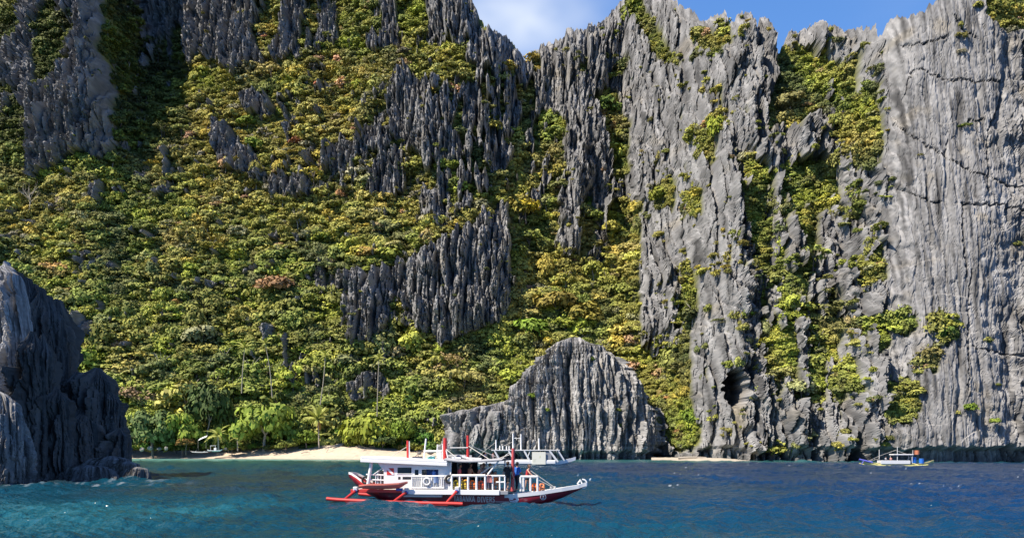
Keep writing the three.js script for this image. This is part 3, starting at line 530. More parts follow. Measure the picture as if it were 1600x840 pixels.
function scatter(name, list, label) {                      // many crowns that read as one mass
  const holder = new THREE.Group(); holder.name = numbered(name); scene.add(holder); tag(holder, label, null, null, 'stuff');
  const M = new THREE.Matrix4(), Q = new THREE.Quaternion(), S = new THREE.Vector3(), E = new THREE.Euler(), C = new THREE.Color();
  CROWNS.forEach((g, k) => {
    const mine = list.filter((o) => o.kind === k); if (!mine.length) return;
    const im = shade(new THREE.InstancedMesh(g, LEAF_MAT, mine.length)); im.name = 'foliage';
    mine.forEach((o, i) => { E.set((o.r2 - 0.5) * 0.5, o.turn, (o.r3 - 0.5) * 0.5); im.setMatrixAt(i, M.compose(V3(o.x, o.y + (o.up ?? 0), o.z), Q.setFromEuler(E), S.set(o.s * o.w, o.s * o.h, o.s * o.w))); im.setColorAt(i, C.setRGB(...o.c)); });
    im.userData.kind = 'stuff'; holder.add(im);
  });
  TRUNKS.forEach((g, k) => {
    const mine = list.filter((o) => o.trunk && o.kind % 2 === k); if (!mine.length) return;
    const im = shade(new THREE.InstancedMesh(g, k ? PALE_BARK : BARK_MAT, mine.length)); im.name = 'trunk';
    mine.forEach((o, i) => { E.set(0, o.turn, 0); im.setMatrixAt(i, M.compose(V3(o.x, o.y, o.z), Q.setFromEuler(E), S.set(o.s, o.s * (o.up ? 2 : 1), o.s))); });
    im.userData.kind = 'stuff'; holder.add(im);
  });
}
const CLEAR = [];                                          // places kept free for trees that stand alone: [column, row, half width, half height]
{
  const r = rng(9), forest = [], shrubs = [], apart = [];
  for (let py = -40; py < 705; py += 7.4) for (let px = -60; px < 1660; px += 8.4) {
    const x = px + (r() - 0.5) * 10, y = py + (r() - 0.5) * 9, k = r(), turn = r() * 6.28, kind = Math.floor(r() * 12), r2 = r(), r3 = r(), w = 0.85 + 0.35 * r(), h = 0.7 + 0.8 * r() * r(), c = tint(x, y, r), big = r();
    if (y < skyline(x) + 6 || y > footRow(x) - 2) continue;
    const p = facePoint(x, y), low = smooth(300, 640, y) * smooth(760, 640, x);
    if (p.rock < 0.45) {
      let s = x > 835 && rockAt(x, y) < 0.4 && x > 1000 ? 1.3 + 1.3 * big : lerp(1.7, 2.1, low) + lerp(3.4, 4.8, low) * Math.pow(big, 2.6);
      if (k < 0.10 + 0.25 * smooth(0.25, 0.5, noise(x / 15 + 70, y / 18))) continue;
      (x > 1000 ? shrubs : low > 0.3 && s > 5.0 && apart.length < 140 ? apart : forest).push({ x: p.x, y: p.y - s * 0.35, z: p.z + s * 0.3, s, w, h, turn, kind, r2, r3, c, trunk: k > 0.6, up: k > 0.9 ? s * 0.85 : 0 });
    } else {
      // tufts rooted in the cracks of bare rock
      const q = noise(x / 26 + 9, y / 40 + 3) + 0.5 * noise(x / 9, y / 12);
      const wallHere = smooth(1370, 1400, x);
      if (k < lerp(x > 830 ? 0.46 : 0.2, 0.014, wallHere) * smooth(0.05, 0.5, q + (wallHere ? 0.25 : 0))) { const s = 0.7 + (x > 830 && x < 1370 ? 1.5 : 0.9) * big * big; shrubs.push({ x: p.x, y: p.y - 0.3 * s, z: p.z + 0.3, s, w, h, turn, kind, r2, r3, c: c.map((v) => v * 0.9), trunk: false }); }
    }
  }
  for (let py = -20; py < 700; py += 6.2) for (let px = -60; px < 1640; px += 6.6) {            // low growth between the crowns
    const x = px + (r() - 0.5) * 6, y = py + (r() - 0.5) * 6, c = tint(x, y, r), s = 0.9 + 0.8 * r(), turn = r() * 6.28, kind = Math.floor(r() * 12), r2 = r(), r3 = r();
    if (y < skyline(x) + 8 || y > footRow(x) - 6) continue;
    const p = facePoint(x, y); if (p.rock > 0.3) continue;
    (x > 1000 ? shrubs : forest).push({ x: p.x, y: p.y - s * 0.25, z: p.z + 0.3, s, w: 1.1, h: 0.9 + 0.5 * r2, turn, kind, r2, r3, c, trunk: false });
  }
  for (let row = 0; row < 3; row++) for (let px = 196; px < 720; px += 11 - row * 2) {            // thicket along the back of the beach
    const k = r(), x = px + (r() - 0.5) * 8, d = [341, 346, 350][row] + 3 * r() - 10 * smooth(600, 700, x), s = (1.5 + 1.2 * row + 1.8 * r() * r()) * (0.8 + 0.3 * noise(x / 30, row)), b = at(x, [699, 695, 688][row] + 3 * r() + smooth(640, 700, x) * 10, d), gap = noise(x / 22, 40 + row);
    if (row === 0 && gap > 0.05) continue;
    forest.push({ x: b.x, y: b.y - s * 0.3, z: b.z, s, w: 1, h: 0.8 + 0.4 * r(), turn: r() * 6.28, kind: Math.floor(r() * 12), r2: r(), r3: r(), c: (k < 0.5 ? TINT.mid : k < 0.7 ? TINT.deep : k < 0.9 ? TINT.olive : TINT.fresh).map((v) => v * (0.7 + 0.5 * r())), trunk: row > 0 });
  }
  // the large crowns of the lower slope, each a tree of its own
  const taken = new Set(), hue = (c) => { const g = c[1] / c[0], v = c[0] + c[1]; return g > 1.35 ? (v > 0.42 ? 0 : 1) : g > 1.02 ? 2 : g > 0.8 ? 3 : 4; }, WORD = ['bright green', 'dark green', 'olive green', 'yellowish', 'reddish brown'], protos = new Map(), mats = WORD.map((_, k) => [0.85, 1.1].map((f) => new THREE.MeshPhysicalMaterial({ vertexColors: true, roughness: 0.85, side: THREE.DoubleSide, transmission: 0, color: new THREE.Color().setRGB(...[[0.22, 0.28, 0.04], [0.12, 0.16, 0.03], [0.22, 0.225, 0.045], [0.32, 0.285, 0.06], [0.30, 0.20, 0.085]][k].map((v) => v * f)) })));
  const MARKS = [[382, 545, 'the tallest palm'], [508, 560, 'the thin curved palm'], [592, 562, 'the palm under the crag'], [475, 580, 'the small pointed crag'], [432, 446, 'the reddish brown tree'], [318, 522, 'the pale domed tree'], [706, 566, 'the round straw-coloured tree'], [212, 618, 'the brown bare-looking tree'], [134, 562, 'the lime tree by the sea stack'], [412, 650, 'the bright beach tree'], [120, 505, 'the rock behind the sea stack'], [274, 475, 'the orange-brown tree'], [570, 480, 'the dark central crag'], [740, 540, 'the right end of the central crag'], [872, 474, 'the olive-brown tree over the dome'], [60, 420, 'the top of the sea stack'], [200, 400, 'the open left hillside'], [330, 420, 'the middle of the lower slope'], [660, 630, 'the rocks left of the dome']];
  for (const o of apart) {
    const k = hue(o.c), key = k * 100 + o.kind * 2 + (o.r2 > 0.5 ? 1 : 0), q = [800 + FOCAL * o.x / -o.z, HORIZON - FOCAL * (o.y + o.s * 0.6 - EYE) / -o.z];
    const near = MARKS.map(([x, y, text]) => [Math.hypot(q[0] - x, q[1] - y), q[0] - x, y - q[1], text]).sort((u, v) => u[0] - v[0])[0], [dist, dx, dyy, text] = near, ax = Math.abs(dx), ay = Math.abs(dyy);
    const side = ay > 2.2 * ax ? (dyy > 0 ? 'above' : 'below') : ax > 2.2 * ay ? (dx > 0 ? 'to the right of' : 'to the left of') : (dyy > 0 ? 'above and ' : 'below and ') + (dx > 0 ? 'right of' : 'left of');
    const label = `${o.s > 5.9 ? 'broadest' : 'broad'} ${WORD[k]} tree ${dist < 28 ? 'close' : dist < 62 ? 'slightly' : 'far'} ${side} ${text}`, group = `large ${WORD[k]} trees on the lower slope`;
    if (taken.has(label)) { forest.push(o); continue; }
    taken.add(label);
    let t = protos.get(key);
    if (!t) { t = new THREE.Group(); part('crown', CROWNS[o.kind], mats[k][key % 2], t); part('trunk', TRUNKS[o.kind % 2], BARK_MAT, t); protos.set(key, t); } else t = t.clone();
    t.name = numbered('broadleaf_tree'); tag(t, label, 'tree', group); t.position.set(o.x, o.y, o.z); t.rotation.y = o.turn; t.children[0].scale.set(o.s * o.w, o.s * o.h, o.s * o.w); t.children[1].scale.setScalar(o.s); scene.add(t);
  }
  scatter('hillside_forest', forest, 'dense green and olive forest covering the mountainside');
  scatter('cliff_shrubs', shrubs, 'green shrubs growing on ledges and in cracks of the grey cliffs');
}
// ---------------------------------------------------------------- trees that can be told apart
const LEAF = {};
const leafMat = (c) => LEAF[c.join()] ??= new THREE.MeshPhysicalMaterial({ color: new THREE.Color().setRGB(...c), vertexColors: true, roughness: 0.85, side: THREE.DoubleSide, transmission: 0 });
const BEACH_TREE = [crownGeometry(301, { lumps: 34, leaves: 50, size: 0.10, flat: 0.4, layer: 4, spread: 1.25, tall: 0.95 }), crownGeometry(302, { lumps: 32, leaves: 50, size: 0.10, flat: 0.42, layer: 3, spread: 1.2 }), crownGeometry(303, { lumps: 26, leaves: 54, size: 0.10, flat: 0.7, spread: 1.15 })];
const TWIGGY = crownGeometry(304, { lumps: 16, leaves: 34, size: 0.075, flat: 0.8, spread: 1.1 });
// A tree whose crown is centred at a column and row, of a width in the same units, standing a little before the slope there.
function tree(name, label, px, py, width, color, { geo = CROWNS[0], height = 0.8, stem = 0.5, dist, bark = BARK_MAT, category = 'tree', group, seed = 1, foot } = {}) {
  const p = facePoint(px, Math.min(py + width * 0.3, footRow(px) - 1)), d = dist ?? -p.z - 1.5, s = width / 2 / FOCAL * d / 1.05, c = at(px, py, d);
  const t = thing(name, label, category, group), ground = foot !== undefined ? at(px, foot, d).y : c.y - s * (0.55 * height + stem);
  t.position.set(c.x, ground, c.z); t.rotation.y = seed * 1.7;
  const crown = part('crown', geo, leafMat(color), t); crown.scale.set(s, s * height, s); crown.position.y = c.y - ground - s * height * 0.62;
  const h = Math.max(0.35, crown.position.y / s + 0.25 * height), trunk = part('trunk', trunkGeometry(seed + 400, h, 0.55, 0.045 + 0.015 * (seed % 3)), bark, t); trunk.scale.setScalar(s);
  return t;
}
const T = TINT, B0 = BEACH_TREE;
tree('beach_almond_tree', 'broad bright green layered tree over the middle of the beach', 412, 652, 96, T.lime, { geo: B0[0], dist: 344, foot: 702, seed: 1, height: 1.52, bark: PALE_BARK });
tree('beach_almond_tree', 'yellow-green layered tree leaning over the beach right of the feathery palm', 574, 668, 76, [0.26, 0.3, 0.03], { geo: B0[1], dist: 343, foot: 702, seed: 2, height: 1.52 });
tree('beach_almond_tree', 'small light green tree at the beach end just left of the boat masts', 628, 668, 44, T.fresh, { geo: B0[1], dist: 343, foot: 703, seed: 3, height: 1.76 });
tree('beach_almond_tree', 'loose layered yellow-green tree in front of the dark gap behind the beached boat', 284, 660, 58, [0.21, 0.27, 0.03], { geo: B0[0], dist: 343, foot: 702, seed: 4, height: 1.84 });
tree('beach_tree', 'rounded grey-green tree at the left end of the beach beside the dark rocks', 238, 666, 70, [0.1, 0.15, 0.04], { geo: B0[2], dist: 341, foot: 704, seed: 5, height: 1.60 });
tree('beach_tree', 'dark green tall tree behind the beached boat', 325, 630, 72, T.deep, { geo: B0[2], dist: 349, foot: 702, seed: 6, height: 1.92, bark: PALE_BARK });
tree('shrub', 'low red-tipped bush on the sand left of the beached boat', 290, 690, 30, [0.22, 0.13, 0.03], { geo: B0[2], dist: 338, foot: 704, seed: 7, height: 0.8, category: 'bush' });
tree('shrub', 'bright green bush at the back of the beach under the feathery palm', 478, 682, 42, T.fresh, { geo: CROWNS[1], dist: 342, foot: 703, seed: 8, height: 0.9, category: 'bush' });
tree('shrub', 'dark green bush hanging over the sand at the right end of the beach', 598, 690, 44, T.deep, { geo: CROWNS[2], dist: 339, foot: 704, seed: 9, height: 0.8, category: 'bush' });
tree('shrub', 'mid green bush spilling onto the sand left of the broad bright tree', 362, 694, 30, T.mid, { geo: CROWNS[3], dist: 339, foot: 703, seed: 10, height: 0.8, category: 'bush' });
tree('shrub', 'olive bush on the sand right of the broad bright tree', 446, 694, 34, T.olive, { geo: CROWNS[4], dist: 339, foot: 703, seed: 11, height: 0.7, category: 'bush' });
tree('broadleaf_tree', 'reddish brown dry-leaved tree left of the dark central crag', 432, 446, 74, [0.30, 0.17, 0.08], { geo: CROWNS[6], height: 0.75, seed: 12 });
tree('broadleaf_tree', 'round straw-coloured tree under the dark central crag', 706, 566, 54, [0.36, 0.26, 0.11], { geo: TWIGGY, height: 1.0, seed: 13 });
tree('broadleaf_tree', 'pale grey-green domed tree above the tallest palm', 318, 522, 66, [0.26, 0.26, 0.13], { geo: CROWNS[1], height: 0.85, seed: 14 });
tree('broadleaf_tree', 'brown bare-looking tree behind the grey-green beach tree', 212, 618, 72, [0.24, 0.16, 0.09], { geo: TWIGGY, height: 0.9, seed: 15 });
tree('broadleaf_tree', 'bright lime green tree showing behind the right edge of the tall sea stack', 134, 562, 62, T.lime, { geo: CROWNS[5], height: 1.1, seed: 16 });
tree('broadleaf_tree', 'vivid yellow bush on the slope left of the first grey rock pillar', 822, 318, 44, [0.42, 0.33, 0.02], { geo: CROWNS[0], height: 0.9, seed: 17 });
tree('broadleaf_tree', 'upper of two lime green crowns beside the small dark crag', 386, 188, 36, T.lime, { geo: CROWNS[3], height: 0.7, seed: 18 });
tree('broadleaf_tree', 'lower of two lime green crowns beside the small dark crag', 402, 224, 40, T.lime, { geo: CROWNS[5], height: 0.75, seed: 19 });
tree('broadleaf_tree', 'small orange-brown round tree in the green forest above the beach', 274, 475, 26, [0.34, 0.2, 0.05], { geo: CROWNS[7], height: 0.9, seed: 20 });
tree('broadleaf_tree', 'buff-flowered tree touching the foot of the dark central crag', 622, 550, 52, [0.36, 0.29, 0.14], { geo: CROWNS[6], height: 0.85, seed: 21 });
tree('broadleaf_tree', 'wide olive-brown tree above the grey limestone dome', 872, 474, 80, [0.25, 0.2, 0.04], { geo: CROWNS[2], height: 0.8, seed: 22 });
tree('broadleaf_tree', 'golden olive tree nearest above the peak of the limestone dome', 912, 490, 62, [0.27, 0.23, 0.04], { geo: CROWNS[4], height: 0.9, seed: 23 });
tree('broadleaf_tree', 'lime green tree left of the limestone dome high on its shoulder', 830, 512, 62, [0.2, 0.3, 0.03], { geo: CROWNS[1], height: 0.9, seed: 24 });
tree('broadleaf_tree', 'dark leafy tree wedged high between the first two grey pillars', 952, 162, 44, T.mid, { geo: CROWNS[0], height: 1.1, seed: 25 });
tree('broadleaf_tree', 'yellow-green bush on the cliff ledge right of the second pillar', 1036, 300, 46, [0.24, 0.26, 0.03], { geo: CROWNS[3], height: 1, seed: 26, category: 'bush' });
tree('broadleaf_tree', 'upright lime bush strip high on the central cliff', 1118, 200, 30, [0.3, 0.34, 0.03], { geo: CROWNS[4], height: 2.0, seed: 27, category: 'bush' });
tree('shrub', 'bright green bush right of the sand spit at the foot of the cave pillar', 1082, 648, 36, T.fresh, { geo: CROWNS[0], height: 1.2, seed: 28, category: 'bush' });
tree('shrub', 'single green bush on the right edge of the cave pillar', 1170, 489, 20, T.fresh, { geo: CROWNS[7], height: 1.1, seed: 29, category: 'bush' });
tree('shrub', 'lone green bush low on the smooth right-hand cliff', 1518, 637, 24, T.fresh, { geo: CROWNS[2], height: 1.2, seed: 30, category: 'bush' });
tree('shrub', 'second lone bush low on the smooth cliff, right of the larger one', 1556, 656, 18, T.lime, { geo: CROWNS[3], height: 1, seed: 31, category: 'bush' });
tree('shrub', 'dark green bush in the crack above the yellow boat', 1484, 520, 34, T.mid, { geo: CROWNS[1], height: 1.3, seed: 32, category: 'bush' });
tree('broadleaf_tree', 'brown bush at the waterline right of the limestone dome', 1062, 676, 24, [0.28, 0.15, 0.06], { geo: TWIGGY, height: 1.2, seed: 33, category: 'bush' });
// tufts rooted on the limestone dome
{
  const dome = scene.getObjectByName('limestone_outcrop'), ray = new THREE.Raycaster(); scene.updateMatrixWorld(true);
  for (const [px, py, w, label, c] of [[832, 617, 15, 'small green tuft high on the left edge of the limestone dome', T.fresh], [855, 640, 9, 'tiny yellow-green tuft left of the deep fissure in the dome', T.lime], [966, 640, 11, 'small olive tuft on the right part of the limestone dome', T.olive], [970, 664, 10, 'lower of two olive tufts on the right part of the dome', T.mid], [925, 560, 12, 'dark green tuft just under the peak of the limestone dome', T.mid]]) {
    ray.set(camera.position, at(px, py, 1).sub(camera.position).normalize()); const hit = ray.intersectObject(dome)[0];
    if (hit) tree('shrub', label, px, py, w, c, { geo: CROWNS[px % 8], height: 1, dist: -hit.point.z - 0.4, seed: px % 7, stem: 0.1, category: 'bush' });
  }
}
// the pale bare tree on the left
{
  const p = facePoint(50, 330), t = thing('bare_tree', 'leafless tree with pale spreading branches on the left hillside', 'tree'), r = rng(61), k = 17 / FOCAL * -p.z;
  t.position.set(p.x, p.y, p.z + 4);
  part('trunk', limb([V3(0, -1, 0), V3(0.1 * k, 0.8 * k, 0), V3(0, 1.5 * k, 0)], 0.32, 0.2), PALE_BARK, t);
  for (let i = 0; i < 9; i++) { const a = i * 0.7 + r() * 0.3, h = (0.6 + 0.1 * i) * k, e = V3(Math.cos(a) * k * (0.8 + 0.4 * r()), h + k * (0.5 + 0.5 * r()), Math.sin(a) * k * 0.8); part('branch', mergeGeometries([limb([V3(0, h, 0), V3(e.x * 0.45, h + 0.35 * k, e.z * 0.45), e], 0.15, 0.05, 5), limb([V3(e.x * 0.5, h + 0.38 * k, e.z * 0.5), V3(e.x * 0.7 + 0.5, e.y + 0.4, e.z * 0.5), V3(e.x * 0.8 + r(), e.y + k * 0.4, e.z * 0.4)], 0.08, 0.03, 5)]), PALE_BARK, t); }
}
// palms: a thin trunk, a crown of feathered fronds, each its own piece
function frondGeometry(seed, L, droop, w) {
  const r = rng(seed), pos = [], nor = [], idx = [], n = 16;
  for (let i = 0; i < n; i++) for (const sgn of [-1, 1]) {
    const t = (i + 0.6) / n, x = L * t, y = L * (0.42 * t - droop * t * t), l = w * L * Math.sin(Math.PI * Math.min(0.96, 0.12 + 0.86 * t)) * (0.85 + 0.3 * r()), tx = x + l * 0.45, ty = y - l * (0.30 + 0.3 * r()), bw = L / n * 0.75, o = pos.length / 3;
    pos.push(x - bw, y, 0, x + bw, y, 0, tx, ty, sgn * l); const nx = 0.2, ny = 0.95, nz = sgn * 0.25; for (let k = 0; k < 3; k++) nor.push(nx, ny, nz);
    idx.push(...(sgn > 0 ? [o, o + 2, o + 1] : [o, o + 1, o + 2]));
  }
  const rib = []; for (let i = 0; i <= n; i++) { const t = i / n, y = L * (0.42 * t - droop * t * t), q = 0.02 * L * (1 - t * 0.8), o = pos.length / 3; rib.push(o); pos.push(L * t, y + 0.01 * L, q, L * t, y + 0.01 * L, -q); nor.push(0, 1, 0, 0, 1, 0); if (i) idx.push(o - 2, o, o - 1, o - 1, o, o + 1); }
  const g = new THREE.BufferGeometry();
  g.setAttribute('position', new THREE.Float32BufferAttribute(pos, 3)); g.setAttribute('normal', new THREE.Float32BufferAttribute(nor, 3)); g.setIndex(idx);
  return g;
}
const FROND_MAT = new THREE.MeshStandardMaterial({ color: new THREE.Color().setRGB(0.36, 0.38, 0.09), roughness: 0.6, side: THREE.DoubleSide }), DRY_FROND = new THREE.MeshStandardMaterial({ color: new THREE.Color().setRGB(0.42, 0.22, 0.06), roughness: 0.8, side: THREE.DoubleSide });
function palm(label, top, foot, dist, L, { fronds = 13, lean = 0, r0 = 0.17, droop = 0.6, dry = 0, seed = 1, up = 0.9 } = {}) {
  const t = thing('coconut_palm', label, 'palm tree'), b = at(foot[0], foot[1], dist), e = at(top[0], top[1], dist), r = rng(seed), h = e.clone().sub(b);
  t.position.copy(b);
  part('trunk', limb([V3(0, -0.6, 0), V3(h.x * 0.35 + lean, h.y * 0.5, 0), h], r0 * 1.3, r0 * 0.75, 7), PALE_BARK, t);
  for (let i = 0; i < fronds; i++) {
    const a = i * 2.399 + r() * 0.3, tilt = lerp(up, -0.55, (i + r()) / fronds), f = part('frond', frondGeometry(seed * 40 + i, L * (0.85 + 0.3 * r()), droop * (0.8 + 0.4 * r()), 0.2), FROND_MAT, t);
    f.position.copy(h); f.rotation.set(0, a, tilt, 'YXZ');
  }
  for (let i = 0; i < dry; i++) { const f = part('dry_frond', frondGeometry(seed * 90 + i, L * 0.7, 0.5, 0.16), DRY_FROND, t); f.position.copy(h); f.rotation.set(0, i * 1.1 - 0.6, -1.25 - 0.15 * i, 'YXZ'); tag(f, 'orange-brown dead hanging frond'); }
  return t;
}
palm('tallest thin palm with a pale straight trunk, nearest the broad bright beach tree', [382, 543], [377, 612], 352, 4.8, { seed: 1, fronds: 11 });
palm('slim leaning palm just right of the tallest palm', [414, 536], [425, 618], 352, 3.6, { seed: 2, fronds: 8 });
palm('thin palm with a slightly curved trunk left of the small pointed crag', [508, 556], [500, 630], 350, 4.2, { seed: 3, fronds: 10, lean: 0.6 });
palm('thin straight palm in front of the dark rocks under the central crag', [592, 560], [589, 648], 349, 4.0, { seed: 4, fronds: 10 });
palm('short feathery palm with an orange dead frond standing behind the beach', [497, 655], [498, 697], 340, 6.4, { seed: 5, fronds: 17, dry: 3, r0: 0.24, droop: 0.45, up: 1.15 });
palm('low palm with long drooping fronds beside the beached boat', [340, 680], [341, 702], 335, 5.6, { seed: 6, fronds: 15, r0: 0.26, droop: 0.8, up: 1.0 });
palm('small palm with drooping fronds left of the broad bright beach tree', [370, 684], [371, 702], 336, 4.4, { seed: 7, fronds: 12, r0: 0.2, droop: 0.75 });
// ---------------------------------------------------------------- boats
const paint = (r, g, b, rough = 0.45, extra = {}) => new THREE.MeshStandardMaterial({ color: new THREE.Color().setRGB(r, g, b), roughness: rough, ...extra });
const WHITE = paint(0.78, 0.78, 0.76), OFFWHITE = paint(0.62, 0.62, 0.6, 0.7), MAROON = paint(0.30, 0.014, 0.028, 0.35), RED = paint(0.52, 0.035, 0.028, 0.4), PINK = paint(0.62, 0.19, 0.14, 0.5), BLUE = paint(0.02, 0.09, 0.42, 0.4), DARK = paint(0.025, 0.025, 0.03, 0.6), GREY = paint(0.26, 0.27, 0.29, 0.7),
  TEAL = paint(0.10, 0.38, 0.38, 0.6), DECKING = paint(0.30, 0.22, 0.15, 0.8), STEEL = paint(0.5, 0.51, 0.53, 0.35, { metalness: 0.7 }), ROPE = paint(0.55, 0.53, 0.48, 0.9), YELLOW = paint(0.75, 0.55, 0.04, 0.6), ORANGE = paint(0.78, 0.17, 0.03, 0.6), CREAM = paint(0.72, 0.66, 0.24, 0.5), TYRE = paint(0.018, 0.018, 0.02, 0.85);
const PANE = new THREE.MeshPhysicalMaterial({ color: 0x9aa7a8, transmission: 1, roughness: 0.05, thickness: 0 });
function tube(a, b, r, r2 = r, seg = 8) { const d = b.clone().sub(a), g = new THREE.CylinderGeometry(r2, r, d.length(), seg); g.applyQuaternion(new THREE.Quaternion().setFromUnitVectors(V3(0, 1, 0), d.clone().normalize())); g.translate((a.x + b.x) / 2, (a.y + b.y) / 2, (a.z + b.z) / 2); return g; }
const bent = (pts, r, seg = 7) => new THREE.TubeGeometry(new THREE.CatmullRomCurve3(pts), Math.max(8, pts.length * 6), r, seg);
function slab(x0, x1, y0, y1, z0, z1, r = 0.03) { const g = new RoundedBoxGeometry(Math.abs(x1 - x0), Math.abs(y1 - y0), Math.abs(z1 - z0), 2, Math.min(r, Math.abs(y1 - y0) / 2.2, Math.abs(x1 - x0) / 2.2, Math.abs(z1 - z0) / 2.2)); g.translate((x0 + x1) / 2, (y0 + y1) / 2, (z0 + z1) / 2); return g; }
const merged = (list) => mergeGeometries(list.map((g) => { const h = g.index ? g.toNonIndexed() : g.clone(); for (const k of Object.keys(h.attributes)) if (k !== 'position' && k !== 'normal') h.deleteAttribute(k); return h; }));
// A frame of a boat: place() sets it on the sea, on() turns a column, row and offset abeam into the boat's own metres.
function berth(px, dist, yaw) {
  const c = Math.cos(yaw), s = Math.sin(yaw), X = (px - 800) / FOCAL * dist;
  return {
    place(o, y = 0) { o.position.set(X, y, -dist); o.rotation.y = -yaw; return o; },
    on(col, row, z = 0) { const q = col - 800, x = (q * (dist - z * c) - FOCAL * (X - z * s)) / (FOCAL * c + q * s), d = dist - x * s - z * c; return V3(x, EYE - (row - HORIZON) / FOCAL * d, z); },
    world(v) { return V3(X + v.x * c - v.z * s, v.y, -dist + v.x * s + v.z * c); }, yaw,
  };
}
// A hull through stations [x, sheer height, keel height, half beam]; fullness near 1 is a V, large is slab-sided.
function hullShape(st, full = 4, n = 60, m = 9, wear) {
  const xs = st.map((s) => s[0]), val = (k, x) => { let i = 0; while (i < st.length - 2 && st[i + 1][0] < x) i++; const t = clamp((x - xs[i]) / (xs[i + 1] - xs[i])), g = (a) => st[clamp(a, 0, st.length - 1)][k]; const p0 = g(i - 1), p1 = g(i), p2 = g(i + 1), p3 = g(i + 2); return 0.5 * (2 * p1 + (p2 - p0) * t + (2 * p0 - 5 * p1 + 4 * p2 - p3) * t * t + (3 * p1 - p0 - 3 * p2 + p3) * t * t * t); };
  const at2 = (x, u) => { const w = Math.max(0.02, val(3, x)), ys = val(1, x), yk = val(2, x), f = lerp(1.3, full, clamp(w / 0.9)); return [lerp(ys, yk, u), w * Math.pow(Math.max(0, 1 - Math.pow(u, f)), 0.8)]; };
  const pos = [], idx = [], col = [];
  for (let i = 0; i <= n; i++) { const x = lerp(xs[0], xs[xs.length - 1], i / n); for (let j = -m; j <= m; j++) { const [y, z] = at2(x, 1 - Math.abs(j) / m); pos.push(x, y, Math.sign(j) * z); if (wear) col.push(...wear(x, y, j)); } }
  const w = 2 * m + 1;
  for (let i = 0; i < n; i++) for (let j = 0; j < w - 1; j++) { const a = i * w + j, b = a + 1, c = a + w, d = c + 1; idx.push(a, b, d, a, d, c); }
  const g = new THREE.BufferGeometry(); g.setAttribute('position', new THREE.Float32BufferAttribute(pos, 3)); g.setIndex(idx); if (wear) g.setAttribute('color', new THREE.Float32BufferAttribute(col, 3)); g.computeVertexNormals();
  const z = (x, y) => { let u = clamp((y - val(1, x)) / (val(2, x) - val(1, x))); return at2(x, u)[1]; };
  const strip = (x0, x1, h, t, k = 40, side = [-1, 1]) => merged(side.map((s) => { const p = [], ix = []; for (let i = 0; i <= k; i++) { const x = lerp(x0, x1, i / k), y = val(1, x), b = Math.max(0.04, val(3, x)); for (const [dy, dz] of [[0.04, -t], [0.04, t * 0.6], [-h, t * 0.45], [-h, -t]]) p.push(x, y + dy, s * Math.max(0.01, b + dz)); } for (let i = 0; i < k; i++) for (let j = 0; j < 4; j++) { const a = i * 4 + j, b = i * 4 + (j + 1) % 4, c = a + 4, d = b + 4; ix.push(...(s > 0 ? [a, c, b, b, c, d] : [a, b, c, b, d, c])); } const e = k * 4; ix.push(0, 1, 2, 0, 2, 3, e, e + 2, e + 1, e, e + 3, e + 2); const q = new THREE.BufferGeometry(); q.setAttribute('position', new THREE.Float32BufferAttribute(p, 3)); q.setIndex(ix); const fl = q.toNonIndexed(); fl.computeVertexNormals(); return fl; }));
  const cover = (x0, x1, k = 24) => { const p = [], ix = []; for (let i = 0; i <= k; i++) { const x = lerp(x0, x1, i / k), y = val(1, x) - 0.03, b = val(3, x) - 0.03; p.push(x, y, -b, x, y, b); if (i) { const o = i * 2; ix.push(o - 2, o - 1, o, o, o - 1, o + 1); } } const q = new THREE.BufferGeometry(); q.setAttribute('position', new THREE.Float32BufferAttribute(p, 3)); q.setIndex(ix); q.computeVertexNormals(); return q; };
  return { g, z, val, strip, cover };
}
const FONT = await new FontLoader().loadAsync('fonts/droid/droid_sans_bold.typeface.json');
function letters(text, height, width) {                    // flat lettering, its lower left corner at the origin
  const g = new THREE.ShapeGeometry(FONT.generateShapes(text, height), 4); g.computeBoundingBox(); const b = g.boundingBox, s = width ? width / (b.max.x - b.min.x) : 1;
  g.translate(-b.min.x, 0, 0); g.scale(s, 1, 1); return g;
}
function lay(g, z, off = 0.015) { const p = g.attributes.position; for (let i = 0; i < p.count; i++) p.setZ(i, z(p.getX(i), p.getY(i)) + off); g.computeVertexNormals(); return g; }

